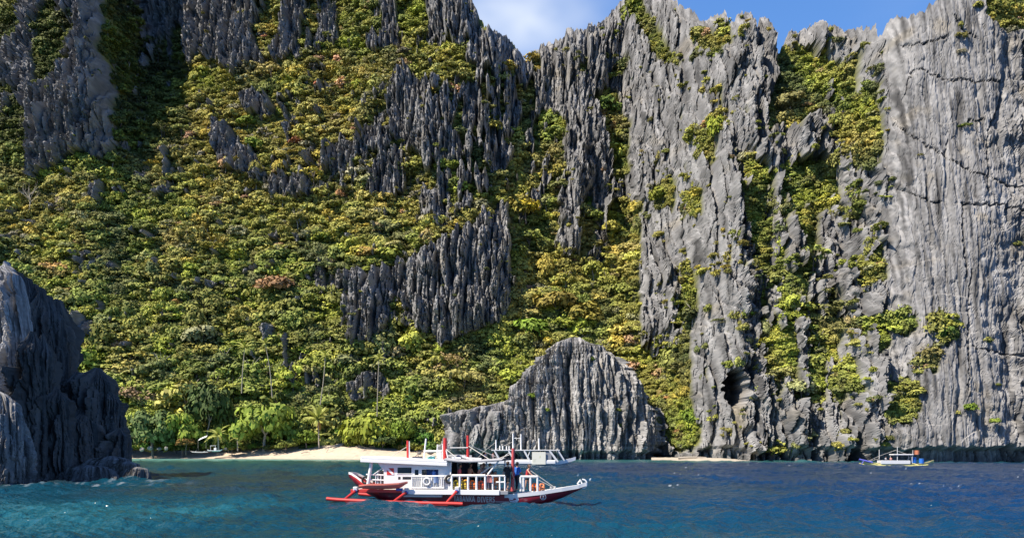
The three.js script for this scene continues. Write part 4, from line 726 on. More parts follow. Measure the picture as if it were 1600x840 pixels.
// ---- the dive boat
const DB = berth(733, 57.8, 9 * Math.PI / 180), on = DB.on;
{
  const boat = thing('dive_boat', 'white and maroon outrigger dive boat carrying divers across the bay', 'boat');
  DB.place(boat);
  const st = [[546, 738, 747, 0.22], [556, 741, 757, 0.55], [574, 752, 771, 0.85], [600, 764, 784, 1.05], [650, 768, 806, 1.18], [733, 769, 806, 1.2], [800, 771, 806, 1.12], [846, 767, 790, 0.85], [880, 762, 777, 0.5], [904, 758, 766, 0.2], [917, 754, 759, 0.05]].map(([c, r, k, w]) => { const a = on(c, r, 0), b = on(c, k, 0); return [a.x, a.y, b.y, w]; });
  const worn = (x, y, j) => { const a = 0.8 + 0.3 * fbm(x * 1.1, y * 3 + j * 0.05, 3), salt = smooth(0.18, 0.5, fbm(x * 2.3 + 9, y * 5, 3)) * smooth(0.75, 0.1, y) * 0.45, run = smooth(0.25, 0.5, noise(x * 4.5, y * 0.7 + 3)) * 0.3, base = [0.30 * a * (1 - run), 0.014 * a, 0.028 * a]; return base.map((v) => lerp(v, 0.38, salt)); };
  const H = hullShape(st, 4, 220, 16, worn), hull = part('hull', H.g, new THREE.MeshStandardMaterial({ vertexColors: true, roughness: 0.42 }), boat), X = (c, z = 0) => on(c, 765, z).x, dy = on(700, 764, 0).y;
  for (const s of [1, -1]) part('gunwale', H.strip(X(793), X(917), 0.2, 0.07, 40, [s]), WHITE, boat);
  for (const s of [1, -1]) part('stern_rail', H.strip(X(546.5), X(576), 0.10, 0.06, 40, [s]), WHITE, boat);
  const quarter = hullShape(st.slice(0, 4).map(([x, a, b, w]) => [x, a - 0.02, b + 0.16, w + 0.012]), 4, 16); part('stern_quarter', quarter.g, RED, boat);
  part('bow_deck', H.cover(X(796), X(914)), OFFWHITE, boat);
  part('deck', slab(X(566), X(800), dy - 0.12, dy, -1.75, 1.75), DECKING, boat);
  for (const s of [1, -1]) part('deck_edge', slab(X(640), X(788), dy - 0.27, dy + 0.05, s * 1.76, s * 1.86), WHITE, boat);
  for (const s of [1, -1]) part('deck_edge', slab(X(562), X(639.8), dy - 0.17, dy + 0.04, s * 1.76, s * 1.84), RED, boat);
  for (const s of [1, -1]) part('deck_edge', slab(X(788.2), X(801), dy - 0.24, dy, s * 1.7, s * 1.8), GREY, boat);
  for (const s of [1, -1]) part('hull_skirt', slab(X(640), X(700), dy - 0.45, dy - 0.275, s * 1.5 - 0.2, s * 1.5 + 0.2, 0.08), OFFWHITE, boat);
  // outriggers: three arms a side with blue lashings, and a red float
  for (const s of [1, -1]) {
    const zf = 3.1, F = (c, r) => { const v = on(c, r - 1.2, zf); return V3(v.x, v.y, s * zf); }, A = (c, r) => { const v = on(c, r, 1.8); return V3(v.x, v.y, s * 1.8); };
    part('outrigger_float', merged([bent([F(510, 780), F(525, 781.5), F(600, 785), F(660, 787), F(712, 788), F(723, 788.5)], 0.12, 9), bent([F(540, 784.5), F(620, 787.5), F(700, 790)], 0.09, 8)]), RED, boat);
    [[556, 766, 536, 783], [636, 768, 613, 786], [715, 766, 696, 788]].forEach(([c0, r0, c1, r1]) => {
      const a = A(c0, r0), f = F(c1, r1), arm = part('outrigger_arm', tube(a, f, 0.10, 0.085), RED, boat);
      part('lashing', tube(a.clone().lerp(f, -0.05), a.clone().lerp(f, 0.10), 0.135), BLUE, arm);
      part('joint_cap', slab(a.x - 0.17, a.x + 0.13, a.y - 0.05, a.y + 0.25, a.z - 0.14, a.z + 0.14, 0.06), OFFWHITE, arm);
      part('crossbeam', tube(a.clone(), V3(a.x, a.y + 0.03, 0), 0.09), WHITE, arm);
    });
    part('blue_panel', slab(X(631), X(641), dy - 0.04, dy + 0.13, s * 1.8 - 0.12, s * 1.8 + 0.1), BLUE, boat);
  }
  // the cabin: two side walls with openings
  const wallShape = (z) => {
    const P = (c, r) => { const v = on(c, r, z); return new THREE.Vector2(v.x, v.y); }, sh = new THREE.Shape([[583, 714], [640, 720], [706, 721], [703, 765], [599.5, 765], [599.5, 735]].map((p) => P(...p)));
    for (const [c0, r0, c1, r1] of [[621, 730, 643, 739.5], [622, 744.5, 626, 749], [629, 744.5, 642.5, 749], [648, 733.5, 654, 742.5], [659, 733, 691, 746]]) sh.holes.push(new THREE.Path([[c0, r0], [c0, r1], [c1, r1], [c1, r0]].map((p) => P(...p))));
    return sh;
  };
  for (const s of [1, -1]) {
    const g = new THREE.ExtrudeGeometry(wallShape(1.5), { depth: 0.06, bevelEnabled: false }); g.translate(0, 0, s * 1.5 - 0.03);
    const wall = part('cabin_wall', g, WHITE, boat);
    const W = (c, r) => { const v = on(c, r, 1.5); v.z = s * 1.5; return v; };
    for (const [c0, r0, c1, r1] of [[621, 730, 643, 739.5], [648, 733.5, 654, 742.5]]) { const a = W(c0, r0), b = W(c1, r1); part('window_pane', slab(a.x, b.x, b.y, a.y, a.z - 0.008, a.z + 0.008, 0.002), PANE, wall); }
    for (const [c0, r0, c1, r1] of [[620, 729, 644, 730], [620, 739.5, 644, 740.5], [658, 732, 692, 733.2]]) { const a = W(c0, r0), b = W(c1, r1); part('window_trim', slab(a.x, b.x, b.y, a.y, a.z - 0.05, a.z + 0.06, 0.01), WHITE, wall); }
    // the red and white diving flag
    const a = W(604.5, 731), b = W(615.5, 741.5), zf = s * 1.54, w = b.x - a.x, h = a.y - b.y, flag = part('dive_flag', slab(a.x, b.x, b.y, a.y, zf - 0.012, zf + 0.012, 0.003), RED, wall);
    const d = new THREE.Shape([[a.x, a.y], [a.x + w * 0.22, a.y], [b.x, b.y + h * 0.22], [b.x, b.y], [b.x - w * 0.22, b.y], [a.x, a.y - h * 0.22]].map((p) => new THREE.Vector2(...p)));
    const dg = new THREE.ExtrudeGeometry(d, { depth: 0.006, bevelEnabled: false }); dg.translate(0, 0, s > 0 ? zf + 0.012 : zf - 0.018); part('flag_stripe', dg, WHITE, flag);
  }
  const cab = (c, r) => on(c, r, 0);
  part('cabin_bulkhead', slab(X(599.5), X(601.5), dy, cab(600, 735).y, -1.46, 1.46), WHITE, boat);
  part('cabin_bulkhead', slab(X(692), X(694), dy, cab(693, 722).y, -1.46, 0.2), GREY, boat);
  part('bench', slab(X(625), X(688), dy, dy + 0.45, -1.3, -0.7), DECKING, boat);
  for (const z of [1.55, -1.55]) { const a = on(581, 717, 1.55), b = on(574, 762, 1.55); part('stern_post', tube(V3(b.x, b.y, z), V3(a.x, a.y, z), 0.11, 0.11, 10), WHITE, boat); const c = on(584, 741, 1.5), e = on(599, 730, 1.5); part('stern_brace', tube(V3(c.x, c.y, z), V3(e.x, e.y, z), 0.03), WHITE, boat); }
  for (const row of [741, 749]) { const a = on(572, row, 1.5), b = on(600, row + 1, 1.5); part('stern_railing', tube(a, b, 0.045), WHITE, boat); }
  for (const col of [587, 595]) part('stern_railing', tube(on(col, 741, 1.5), on(col, 761, 1.5), 0.03), WHITE, boat);
  // roofs
  {
    const a = on(577, 714.5, 0), b = on(709, 720.5, 0), g = slab(0, b.x - a.x, -0.1, 0.1, -1.85, 1.85, 0.07); g.rotateZ(Math.atan2(b.y - a.y, b.x - a.x)); g.translate(a.x, a.y, 0); const roof = part('cabin_roof', g, WHITE, boat);
    for (const [c0, c1, z] of [[612, 640, 1.0], [655, 668, 1.2], [600, 690, -0.8]]) { const u = on(c0, 716.2 + (c0 - 577) * 0.035, 0), v = on(c1, 716.2 + (c1 - 577) * 0.035, 0); part('roof_spar', tube(V3(u.x, u.y, z), V3(v.x, v.y, z), 0.05), OFFWHITE, roof); }
    part('roof_trim', merged([1, -1].map((s) => { const t = slab(0, b.x - a.x, -0.28, -0.06, s * 1.8 - 0.05, s * 1.8 + 0.05); t.rotateZ(Math.atan2(b.y - a.y, b.x - a.x)); t.translate(a.x, a.y, 0); return t; })), WHITE, roof);
    const pts = [[703, 716.5], [730, 719], [760, 718.5], [792, 716.5]].map(([c, r]) => on(c, r, 0)), pos = [], ix = [], n = 24;
    const cv = new THREE.CatmullRomCurve3(pts);
    for (let i = 0; i <= n; i++) { const p = cv.getPointAt(i / n); for (let j = 0; j <= 8; j++) { const z = lerp(-1.8, 1.8, j / 8); pos.push(p.x, p.y + 0.10 * (1 - (z / 1.8) ** 2) - 0.05 * Math.abs(Math.sin(i * 0.8)), z); } }
    for (let i = 0; i < n; i++) for (let j = 0; j < 8; j++) { const k = i * 9 + j; ix.push(k, k + 1, k + 10, k, k + 10, k + 9); }
    const cg = new THREE.BufferGeometry(); cg.setAttribute('position', new THREE.Float32BufferAttribute(pos, 3)); cg.setIndex(ix); cg.computeVertexNormals();
    const under = cg.clone(); under.translate(0, -0.07, 0);
    part('canopy', merged([cg, under]), paint(0.42, 0.42, 0.42, 0.9, { side: THREE.DoubleSide }), boat);
    part('canopy_edge', merged([bent(pts.map((p) => V3(p.x, p.y - 0.06, 1.8)), 0.06), bent(pts.map((p) => V3(p.x, p.y - 0.06, -1.8)), 0.06)]), GREY, boat);
    for (const [c0, r0, c1, r1] of [[722, 713, 738, 718], [733, 716, 752, 717], [706, 715, 720, 716]]) part('canopy_spar', tube(on(c0, r0, 0.6), on(c1, r1, 0.6), 0.07), WHITE, boat);
  }
  for (const [c, z] of [[704, 1.6], [704, -1.6], [760, -1.7], [789, -1.7]]) { const a = on(c, 764, z), b = on(c, 719, z); part('canopy_post', tube(V3(a.x, dy, z), V3(a.x, b.y, z), 0.05), WHITE, boat); }
  { const a = on(762, 741, 1.6), b = on(779, 720, 1.6); part('canopy_strut', tube(a, b, 0.055), WHITE, boat); part('canopy_strut', tube(on(748, 742, 1.2), on(768, 728, 1.2), 0.04), OFFWHITE, boat); }
  part('cabin_front', slab(X(693), X(703), dy, on(700, 722, 1.5).y, 1.40, 1.49), WHITE, boat);
  // masts, spars and rigging
  const mast = (c0, r0, c1, r1, z, rad, m, name = 'mast') => part(name, tube(on(c0, r0, z), on(c1, r1, z), rad, rad * 0.9), m, boat);
  mast(637.5, 722, 637, 688, 0.6, 0.10, RED); mast(639.5, 722, 639.5, 689, 0.7, 0.035, WHITE); mast(695, 722, 695.5, 684, 0.4, 0.13, RED); mast(731, 719, 731, 680, 0.2, 0.10, RED); mast(800.5, 767, 802, 700, 0.9, 0.115, paint(0.5, 0.08, 0.08, 0.5));
  mast(662, 718, 665.5, 685, -0.4, 0.06, WHITE, 'antenna_pole'); mast(683, 707, 683.5, 694, 0.3, 0.045, WHITE, 'antenna_pole'); mast(692, 718, 691.5, 693, 0.3, 0.045, WHITE, 'antenna_pole'); mast(701, 721, 697, 703, 0.5, 0.045, WHITE, 'antenna_pole');
  part('spar', tube(on(662, 704.5, 0), on(694, 704.5, 0), 0.06), WHITE, boat); part('spar', tube(on(695, 699.5, 0.3), on(731, 699, 0.3), 0.03), OFFWHITE, boat);
  { const a = on(684, 722, 0), b = on(692, 706.5, 0); part('roof_locker', slab(a.x, b.x, a.y, b.y, -0.3, 0.35), WHITE, boat); const c = on(699, 720, 0), d = on(712, 716.5, 0); part('roof_hatch', slab(c.x, d.x, c.y, d.y, -0.5, 0.6), WHITE, boat); }
  for (const [c0, r0, z0, c1, r1, z1] of [[731, 696, 0.2, 764, 717, 1.4], [731, 694, 0.2, 790, 720, -1.2], [637, 697, 0.6, 606, 716, 1.3], [695, 702, 0.4, 664, 716, 1], [695, 700, 0.4, 716, 717, 1.2], [802, 708, 0.9, 770, 719, 0], [829, 735, 0.5, 868, 762, 0.5], [842, 750, 0.6, 866, 762, 0.4]]) part('rope', tube(on(c0, r0, z0), on(c1, r1, z1), 0.022, 0.022, 5), ROPE, boat);
  // railings
  const rail = (cols, top, foot, z, r, name) => { const g = [tube(on(cols[0], top, z), on(cols[cols.length - 1], top, z), r * 1.15)]; part(name + '_rail', merged(g), WHITE, boat); for (const c of cols) { const a = on(c, foot, z), b = on(c, top, z); part(name + '_post', tube(a, b, r), WHITE, boat); } };
  rail([706, 718.5, 731.5, 744.6, 758.3], 742.8, 765, 1.7, 0.075, 'deck'); rail([758.3, 770, 781, 789], 743.2, 767, 1.6, 0.055, 'deck'); part('deck_rail', tube(on(775, 753, 1.6), on(789, 753, 1.6), 0.05), WHITE, boat);
  rail([813.5, 818, 829, 840], 744.5, 767, 0.85, 0.07, 'bow'); rail([813.5, 829, 840], 744.5, 764, -0.7, 0.06, 'bow'); rail([706, 731.5, 758.3, 789], 743, 763, -1.7, 0.06, 'deck');
  { const cols = []; for (let c = 644; c <= 693; c += 3.06) cols.push(c); part('balustrade_rail', merged([tube(on(643, 744, 1.7), on(694, 744, 1.7), 0.07), tube(on(643, 762, 1.7), on(694, 762, 1.7), 0.06)]), WHITE, boat); cols.forEach((c, i) => part('baluster', tube(on(c, 762, 1.7), on(c, 744, 1.7), i % 5 ? 0.028 : 0.06, i % 5 ? 0.028 : 0.06, 6), WHITE, boat)); const a = on(643, 760, 1.64), b = on(694, 747, 1.64); part('balustrade_panel', slab(a.x, b.x, a.y, b.y, 1.60, 1.64), OFFWHITE, boat); }
  // the anchor on the bow
  { const c = on(909, 756, 0), arc = new THREE.TorusGeometry(0.28, 0.045, 8, 20, Math.PI * 1.05); arc.rotateZ(-Math.PI * 0.52); arc.translate(c.x + 0.06, c.y + 0.02, 0.02); part('anchor', merged([arc, tube(V3(c.x - 0.25, c.y - 0.06, 0), V3(c.x + 0.34, c.y + 0.03, 0.02), 0.04), tube(V3(c.x - 0.28, c.y, 0), V3(c.x - 0.08, c.y + 0.28, 0), 0.045), tube(V3(c.x - 0.08, c.y + 0.28, 0), V3(c.x + 0.04, c.y, 0), 0.045)]), WHITE, boat); part('mooring_bitt', merged([tube(on(861, 764, 0.3), on(861, 760, 0.3), 0.07), tube(on(867, 763, 0.2), on(867, 759.5, 0.2), 0.07)]), OFFWHITE, boat); }
  // lettering and emblems on the hull
  const INK = paint(0.60, 0.60, 0.60, 0.6, { side: THREE.DoubleSide });
  for (const [word, c0, c1, r] of [['TABANKA', 709, 742, 783.2], ['DIVERS', 746, 773, 784.2]]) { const a = on(c0, r, 1.2), b = on(c1, r, 1.2), g = letters(word, 0.36, b.x - a.x); g.translate(a.x, a.y, 0); part('lettering', lay(g, H.z), INK, hull); }
  { const a = on(774, 783.5, 1.15), b = on(796, 783, 1.15), g = new THREE.PlaneGeometry(b.x - a.x, 0.035, 16, 1); g.translate((a.x + b.x) / 2, a.y, 0); part('painted_line', lay(g, H.z), INK, hull); }
  { // a fish in a half round, in white
    const c = on(803, 780, 1.1), g = [];
    const sh = new THREE.Shape(); sh.absellipse(0, 0, 0.30, 0.21, 0, Math.PI * 2); const eye = new THREE.Path(); eye.absellipse(0.04, 0.02, 0.10, 0.055, 0, Math.PI * 2); sh.holes.push(eye); const m = new THREE.Path(); m.moveTo(-0.29, -0.01); m.lineTo(-0.02, -0.05); m.lineTo(0.14, -0.15); m.lineTo(0.0, -0.10); m.lineTo(-0.25, -0.07); sh.holes.push(m);
    g.push(new THREE.ShapeGeometry(sh, 20)); g[0].translate(c.x, c.y, 0);
    const tail = new THREE.ShapeGeometry(new THREE.Shape([[-0.28, 0.03], [-0.42, 0.16], [-0.3, 0.14], [-0.2, 0.16]].map((p) => new THREE.Vector2(...p)))); tail.translate(c.x, c.y, 0); g.push(tail);
    part('fish_emblem', lay(merged(g), H.z), paint(0.75, 0.72, 0.72, 0.6, { side: THREE.DoubleSide }), hull);
    const q = on(849, 776, 0.7), ring = new THREE.RingGeometry(0.15, 0.19, 28); ring.translate(q.x, q.y, 0); const two = letters('2', 0.19, 0.13); two.translate(q.x - 0.065, q.y - 0.095, 0);
    part('number_roundel', lay(merged([ring, two]), H.z, 0.02), paint(0.75, 0.72, 0.72, 0.6, { side: THREE.DoubleSide }), hull);
  }
  // scuba tanks stowed along the deck
  for (const [c, r, z, where] of [[726, 757, 0.9, 'in the second railing bay, nearest the cabin'], [741, 757, 0.9, 'in the third railing bay'], [748, 758, 0.8, 'left of its pair in the fourth railing bay'], [753, 757, 0.9, 'right of its pair in the fourth railing bay'], [763, 757, 0.9, 'just past the last thick rail post'], [768, 757, 0.8, 'beside the seated person in the orange vest']]) {
    const t = thing('scuba_tank', 'grey scuba tank ' + where, 'scuba tank', 'scuba tanks behind the deck railing'), v = DB.world(on(c, r, z)); t.position.set(v.x, dy, v.z);
    const b = new THREE.CapsuleGeometry(0.09, 0.42, 6, 14); b.translate(0, 0.31, 0); part('cylinder', b, STEEL, t); part('valve', merged([tube(V3(0, 0.58, 0), V3(0, 0.68, 0), 0.025), tube(V3(-0.06, 0.66, 0), V3(0.06, 0.66, 0), 0.02)]), DARK, t); part('harness', slab(-0.12, 0.12, 0.1, 0.5, -0.19, -0.07, 0.05), DARK, t);
  }
  const prop = (name, label, cat, v, group) => { const t = thing(name, label, cat, group), w = DB.world(v); t.position.copy(w); t.rotation.y = -DB.yaw; return t; };
  // things on and alongside the boat
  { const v = on(598, 759, 2.15), t = prop('canoe', 'faded red canoe lashed along the stern quarter of the dive boat', 'canoe', v), L = 1.6, h = hullShape([[-L, 0.02, -0.10, 0.04], [-L * 0.6, 0.09, -0.19, 0.24], [0, 0.10, -0.2, 0.3], [L * 0.7, 0.17, -0.12, 0.22], [L * 1.02, 0.27, 0.18, 0.03]], 2.4, 30, 6); part('hull', h.g, PINK, t); part('deck', h.cover(-L * 0.97, L * 0.97), paint(0.55, 0.2, 0.15, 0.6), t); part('gunwale', h.strip(-L * 0.98, L, 0.05, 0.025), PINK, t); }
  const tyre = (label, v, r) => { const t = prop('tyre_fender', label, 'tyre', v), g = new THREE.TorusGeometry(r, r * 0.34, 10, 24); part('tyre', g, TYRE, t); };
  tyre('black tyre hung on the white cabin corner above the middle outrigger arm', on(702, 748.5, 1.66), 0.22); tyre('black tyre hung over the stern railing', on(570.5, 750, 1.3), 0.2);
  { const t = prop('life_ring', 'white life ring hung on the balustrade amidships', 'life ring', on(667, 752, 1.80)), g = new THREE.TorusGeometry(0.21, 0.06, 10, 24); part('ring', g, WHITE, t); for (let k = 0; k < 4; k++) { const b = new THREE.TorusGeometry(0.21, 0.063, 8, 6, 0.4); b.rotateZ(k * Math.PI / 2 + 0.6); part('band', b, OFFWHITE, t); } }
  { const v = on(674, 716.5, 0.6), t = prop('cool_box', 'teal cool box standing on the cabin roof', 'cool box', v); part('box', slab(-0.22, 0.22, -0.17, 0.12, -0.2, 0.2), TEAL, t); part('lid', slab(-0.24, 0.24, 0.122, 0.18, -0.22, 0.22), paint(0.2, 0.5, 0.48), t); part('handle', bent([V3(-0.16, 0.14, 0.23), V3(0, 0.2, 0.26), V3(0.16, 0.14, 0.23)], 0.015), WHITE, t); }
  const vest = (label, c, r, z, m, turn, group) => { const t = prop('life_vest', label, 'life vest', on(c, r, z), group); t.rotation.y += turn; t.rotation.z = 0.15 * Math.sin(c); const f = merged([slab(-0.22, -0.03, -0.16, 0.2, -0.09, 0.07, 0.06), slab(0.03, 0.22, -0.16, 0.2, -0.09, 0.07, 0.06)]); part('panel', f, m, t); part('collar', bent([V3(-0.14, 0.18, 0.02), V3(-0.1, 0.3, -0.06), V3(0.1, 0.3, -0.06), V3(0.14, 0.18, 0.02)], 0.055), m, t); part('strap', merged([slab(-0.235, 0.235, -0.08, -0.04, 0.06, 0.085, 0.008), slab(-0.235, 0.235, 0.04, 0.08, 0.06, 0.085, 0.008)]), DARK, t); };
  vest('yellow life vest behind the railing, nearest the cabin', 712, 759, 1.5, YELLOW, 0.1); vest('yellow life vest in the second bay of the railing', 724, 760, 1.5, YELLOW, -0.2); vest('orange-yellow life vest between the second and third rail posts', 728, 758, 1.35, paint(0.8, 0.36, 0.03, 0.6), 0.3); vest('orange life vest in the third bay of the railing', 738, 759.5, 1.5, ORANGE, 0); vest('red-orange life vest in the fourth bay of the railing', 751, 760, 1.5, paint(0.72, 0.12, 0.05, 0.6), 0.2);
  vest('small orange life vest on deck inside the bow railing', 835, 763, 0.2, ORANGE, 0.4); vest('orange life vest lying just ahead of the bow railing', 846, 763.5, 0.2, paint(0.75, 0.25, 0.1, 0.6), -0.3);
  const hang = (label, c, r, z, w, h, m, cat, name) => { const t = prop(name, label, cat, on(c, r, z)), g = new THREE.PlaneGeometry(w, h, 10, 10), p = g.attributes.position; for (let i = 0; i < p.count; i++) { const x = p.getX(i), y = p.getY(i) - h / 2; p.setXYZ(i, x * (1 + 0.12 * Math.sin(y * 6 + c)), y, 0.05 * Math.sin(x * 14 + c) * (0.3 - y / h) + 0.03 * Math.sin(y * 7)); } g.computeVertexNormals(); part('cloth', g, m, t); part('fold', tube(V3(-w / 2, 0.01, 0), V3(w / 2, 0.01, 0), 0.02), m, t); };
  const cloth = (r, g, b) => paint(r, g, b, 0.95, { side: THREE.DoubleSide });
  hang('dark wetsuit hanging under the canopy beside the cabin corner', 709, 723, 0.4, 0.45, 1.2, cloth(0.015, 0.016, 0.02), 'wetsuit', 'hanging_wetsuit'); hang('black wetsuit hanging under the middle of the canopy', 741, 722, -0.6, 0.5, 1.3, cloth(0.02, 0.02, 0.024), 'wetsuit', 'hanging_wetsuit'); hang('grey-blue wetsuit hanging behind the people under the canopy', 727, 722, -0.9, 0.55, 1.25, cloth(0.05, 0.06, 0.09), 'wetsuit', 'hanging_wetsuit');
  hang('small faded blue towel over the balustrade', 681, 744.5, 1.79, 0.3, 0.4, cloth(0.18, 0.26, 0.42), 'towel', 'towel'); hang('pinkish towel over the deck railing past the last thick post', 764.5, 743, 1.72, 0.28, 0.42, cloth(0.5, 0.2, 0.18), 'towel', 'towel'); hang('dark blue cloth hanging in the wide cabin window', 676, 734, 1.2, 0.8, 0.42, cloth(0.03, 0.07, 0.2), 'cloth', 'hanging_cloth');
  { const a = on(716, 716.5, -0.4), t = prop('tarp_roll', 'grey rolled tarpaulin lying across the front of the cabin roof', 'tarpaulin', a); part('roll', bent([V3(-0.9, 0.12, 0), V3(0, 0.15, 0.05), V3(0.9, 0.1, -0.05)], 0.13, 9), GREY, t); for (const x of [-0.5, 0.45]) { const k = new THREE.TorusGeometry(0.14, 0.02, 6, 14); k.rotateY(Math.PI / 2); k.translate(x, 0.13, 0.02); part('tie', k, ROPE, t); } }
  { const v = on(652, 716.5, -0.3), t = prop('duffel_bag', 'dark bag lying on the cabin roof left of the teal cool box', 'bag', v), g = new THREE.CapsuleGeometry(0.16, 0.45, 6, 14); g.rotateZ(Math.PI / 2); part('bag', g, paint(0.05, 0.055, 0.07, 0.9), t); part('handle', bent([V3(-0.14, 0.13, 0.05), V3(0, 0.26, 0.05), V3(0.14, 0.13, 0.05)], 0.018), DARK, t); }
  { const v = on(678, 741, 1.2), t = prop('water_jug', 'blue water jug behind the balustrade window', 'water jug', v); const b = new THREE.CylinderGeometry(0.13, 0.14, 0.36, 16); part('jug', b, paint(0.08, 0.2, 0.55, 0.3), t); const n = new THREE.CylinderGeometry(0.05, 0.09, 0.12, 12); n.translate(0, 0.24, 0); part('neck', n, paint(0.1, 0.25, 0.6, 0.3), t); }
}
// ---------------------------------------------------------------- people
// A skin over bones: every bone is a tapered capsule; their distances are joined by a smooth minimum and meshed by surface nets.
function skinOver(bones, cell = 0.026, k = 0.035, cut) {
  const lo = V3(9, 9, 9), hi = V3(-9, -9, -9);
  for (const [a, b, ra, rb] of bones) for (const [p, r] of [[a, ra], [b, rb]]) { lo.min(V3(p.x - r, p.y - r, p.z - r)); hi.max(V3(p.x + r, p.y + r, p.z + r)); }
  lo.subScalar(cell * 2.5); hi.addScalar(cell * 2.5);
  const nx = Math.ceil((hi.x - lo.x) / cell) + 1, ny = Math.ceil((hi.y - lo.y) / cell) + 1, nz = Math.ceil((hi.z - lo.z) / cell) + 1, f = new Float32Array(nx * ny * nz);
  const pre = bones.map(([a, b, ra, rb]) => [a.x, a.y, a.z, b.x - a.x, b.y - a.y, b.z - a.z, ra, rb, Math.max(1e-9, b.distanceToSquared(a))]);
  for (let z = 0, i = 0; z < nz; z++) for (let y = 0; y < ny; y++) for (let x = 0; x < nx; x++, i++) {
    const px = lo.x + x * cell, py = lo.y + y * cell, pz = lo.z + z * cell; let d = 0.4;
    for (const [ax, ay, az, dx, dy, dz, ra, rb, l2] of pre) { const ux = px - ax, uy = py - ay, uz = pz - az, t = clamp((ux * dx + uy * dy + uz * dz) / l2), e = Math.hypot(ux - dx * t, uy - dy * t, uz - dz * t) - lerp(ra, rb, t), h = Math.max(k - Math.abs(d - e), 0) / k; d = Math.min(d, e) - h * h * k * 0.25; }
    f[i] = cut ? Math.max(d, cut(px, py, pz)) : d;
  }
  const id = new Int32Array(nx * ny * nz).fill(-1), pos = [], idx = [], off = [0, 1, nx, nx + 1, nx * ny, nx * ny + 1, nx * ny + nx, nx * ny + nx + 1];
  for (let z = 0; z < nz - 1; z++) for (let y = 0; y < ny - 1; y++) for (let x = 0; x < nx - 1; x++) {
    const i = x + nx * (y + ny * z); let m = 0; for (let c = 0; c < 8; c++) if (f[i + off[c]] < 0) m |= 1 << c; if (m === 0 || m === 255) continue;
    let sx = 0, sy = 0, sz = 0, n = 0;
    for (let a = 0; a < 8; a++) for (const bit of [1, 2, 4]) if (!(a & bit)) { const b = a | bit, fa = f[i + off[a]], fb = f[i + off[b]]; if ((fa < 0) !== (fb < 0)) { const t = fa / (fa - fb); sx += (a & 1) + (bit === 1 ? t : 0); sy += ((a >> 1) & 1) + (bit === 2 ? t : 0); sz += ((a >> 2) & 1) + (bit === 4 ? t : 0); n++; } }
    id[i] = pos.length / 3; pos.push(lo.x + (x + sx / n) * cell, lo.y + (y + sy / n) * cell, lo.z + (z + sz / n) * cell);
  }
  const S = [1, nx, nx * ny];
  for (let z = 1; z < nz - 1; z++) for (let y = 1; y < ny - 1; y++) for (let x = 1; x < nx - 1; x++) {
    const i = x + nx * (y + ny * z);
    for (let a = 0; a < 3; a++) { const inA = f[i] < 0, inB = f[i + S[a]] < 0; if (inA === inB) continue; const u = S[(a + 1) % 3], v = S[(a + 2) % 3], q = [id[i], id[i - u], id[i - u - v], id[i - v]]; if (q.some((e) => e < 0)) continue; idx.push(...(inA ? [q[0], q[1], q[2], q[0], q[2], q[3]] : [q[0], q[2], q[1], q[0], q[3], q[2]])); }
  }
  const g = new THREE.BufferGeometry(); g.setAttribute('position', new THREE.Float32BufferAttribute(pos, 3)); g.setIndex(idx); g.computeVertexNormals(); return g;
}
const SKIN = { fair: paint(0.52, 0.30, 0.21, 0.6), tan: paint(0.36, 0.18, 0.11, 0.6), brown: paint(0.20, 0.095, 0.055, 0.6) }, HAIR = { dark: paint(0.012, 0.01, 0.009, 0.6), brown: paint(0.06, 0.035, 0.02, 0.6), blond: paint(0.30, 0.20, 0.09, 0.6) };
function hand(w, dir, palm) {                              // a palm, four bent fingers and a thumb, from the wrist along dir
  const d = dir.clone().normalize(), s = palm.clone().cross(d).normalize(), n = d.clone().cross(s), g = [], P = (a, b, c) => w.clone().addScaledVector(d, a).addScaledVector(s, b).addScaledVector(n, c);
  const pg = new THREE.SphereGeometry(1, 10, 8); pg.scale(0.042, 0.05, 0.017); pg.applyMatrix4(new THREE.Matrix4().makeBasis(s, d, n)); pg.translate(...P(0.045, 0, 0).toArray()); g.push(pg);
  [[0.03, 0.066], [0.010, 0.076], [-0.010, 0.071], [-0.03, 0.055]].forEach(([o, l]) => { const a = P(0.08, o, 0), b = P(0.08 + l * 0.5, o * 1.1, 0.008), c = P(0.08 + l * 0.85, o * 1.12, 0.028); g.push(tube(a, b, 0.0095, 0.0085, 6), tube(b, c, 0.0085, 0.007, 6)); });
  const t0 = P(0.025, 0.036, 0.004), t1 = P(0.055, 0.062, 0.012), t2 = P(0.085, 0.07, 0.02); g.push(tube(t0, t1, 0.012, 0.010, 6), tube(t1, t2, 0.010, 0.008, 6));
  return merged(g);
}
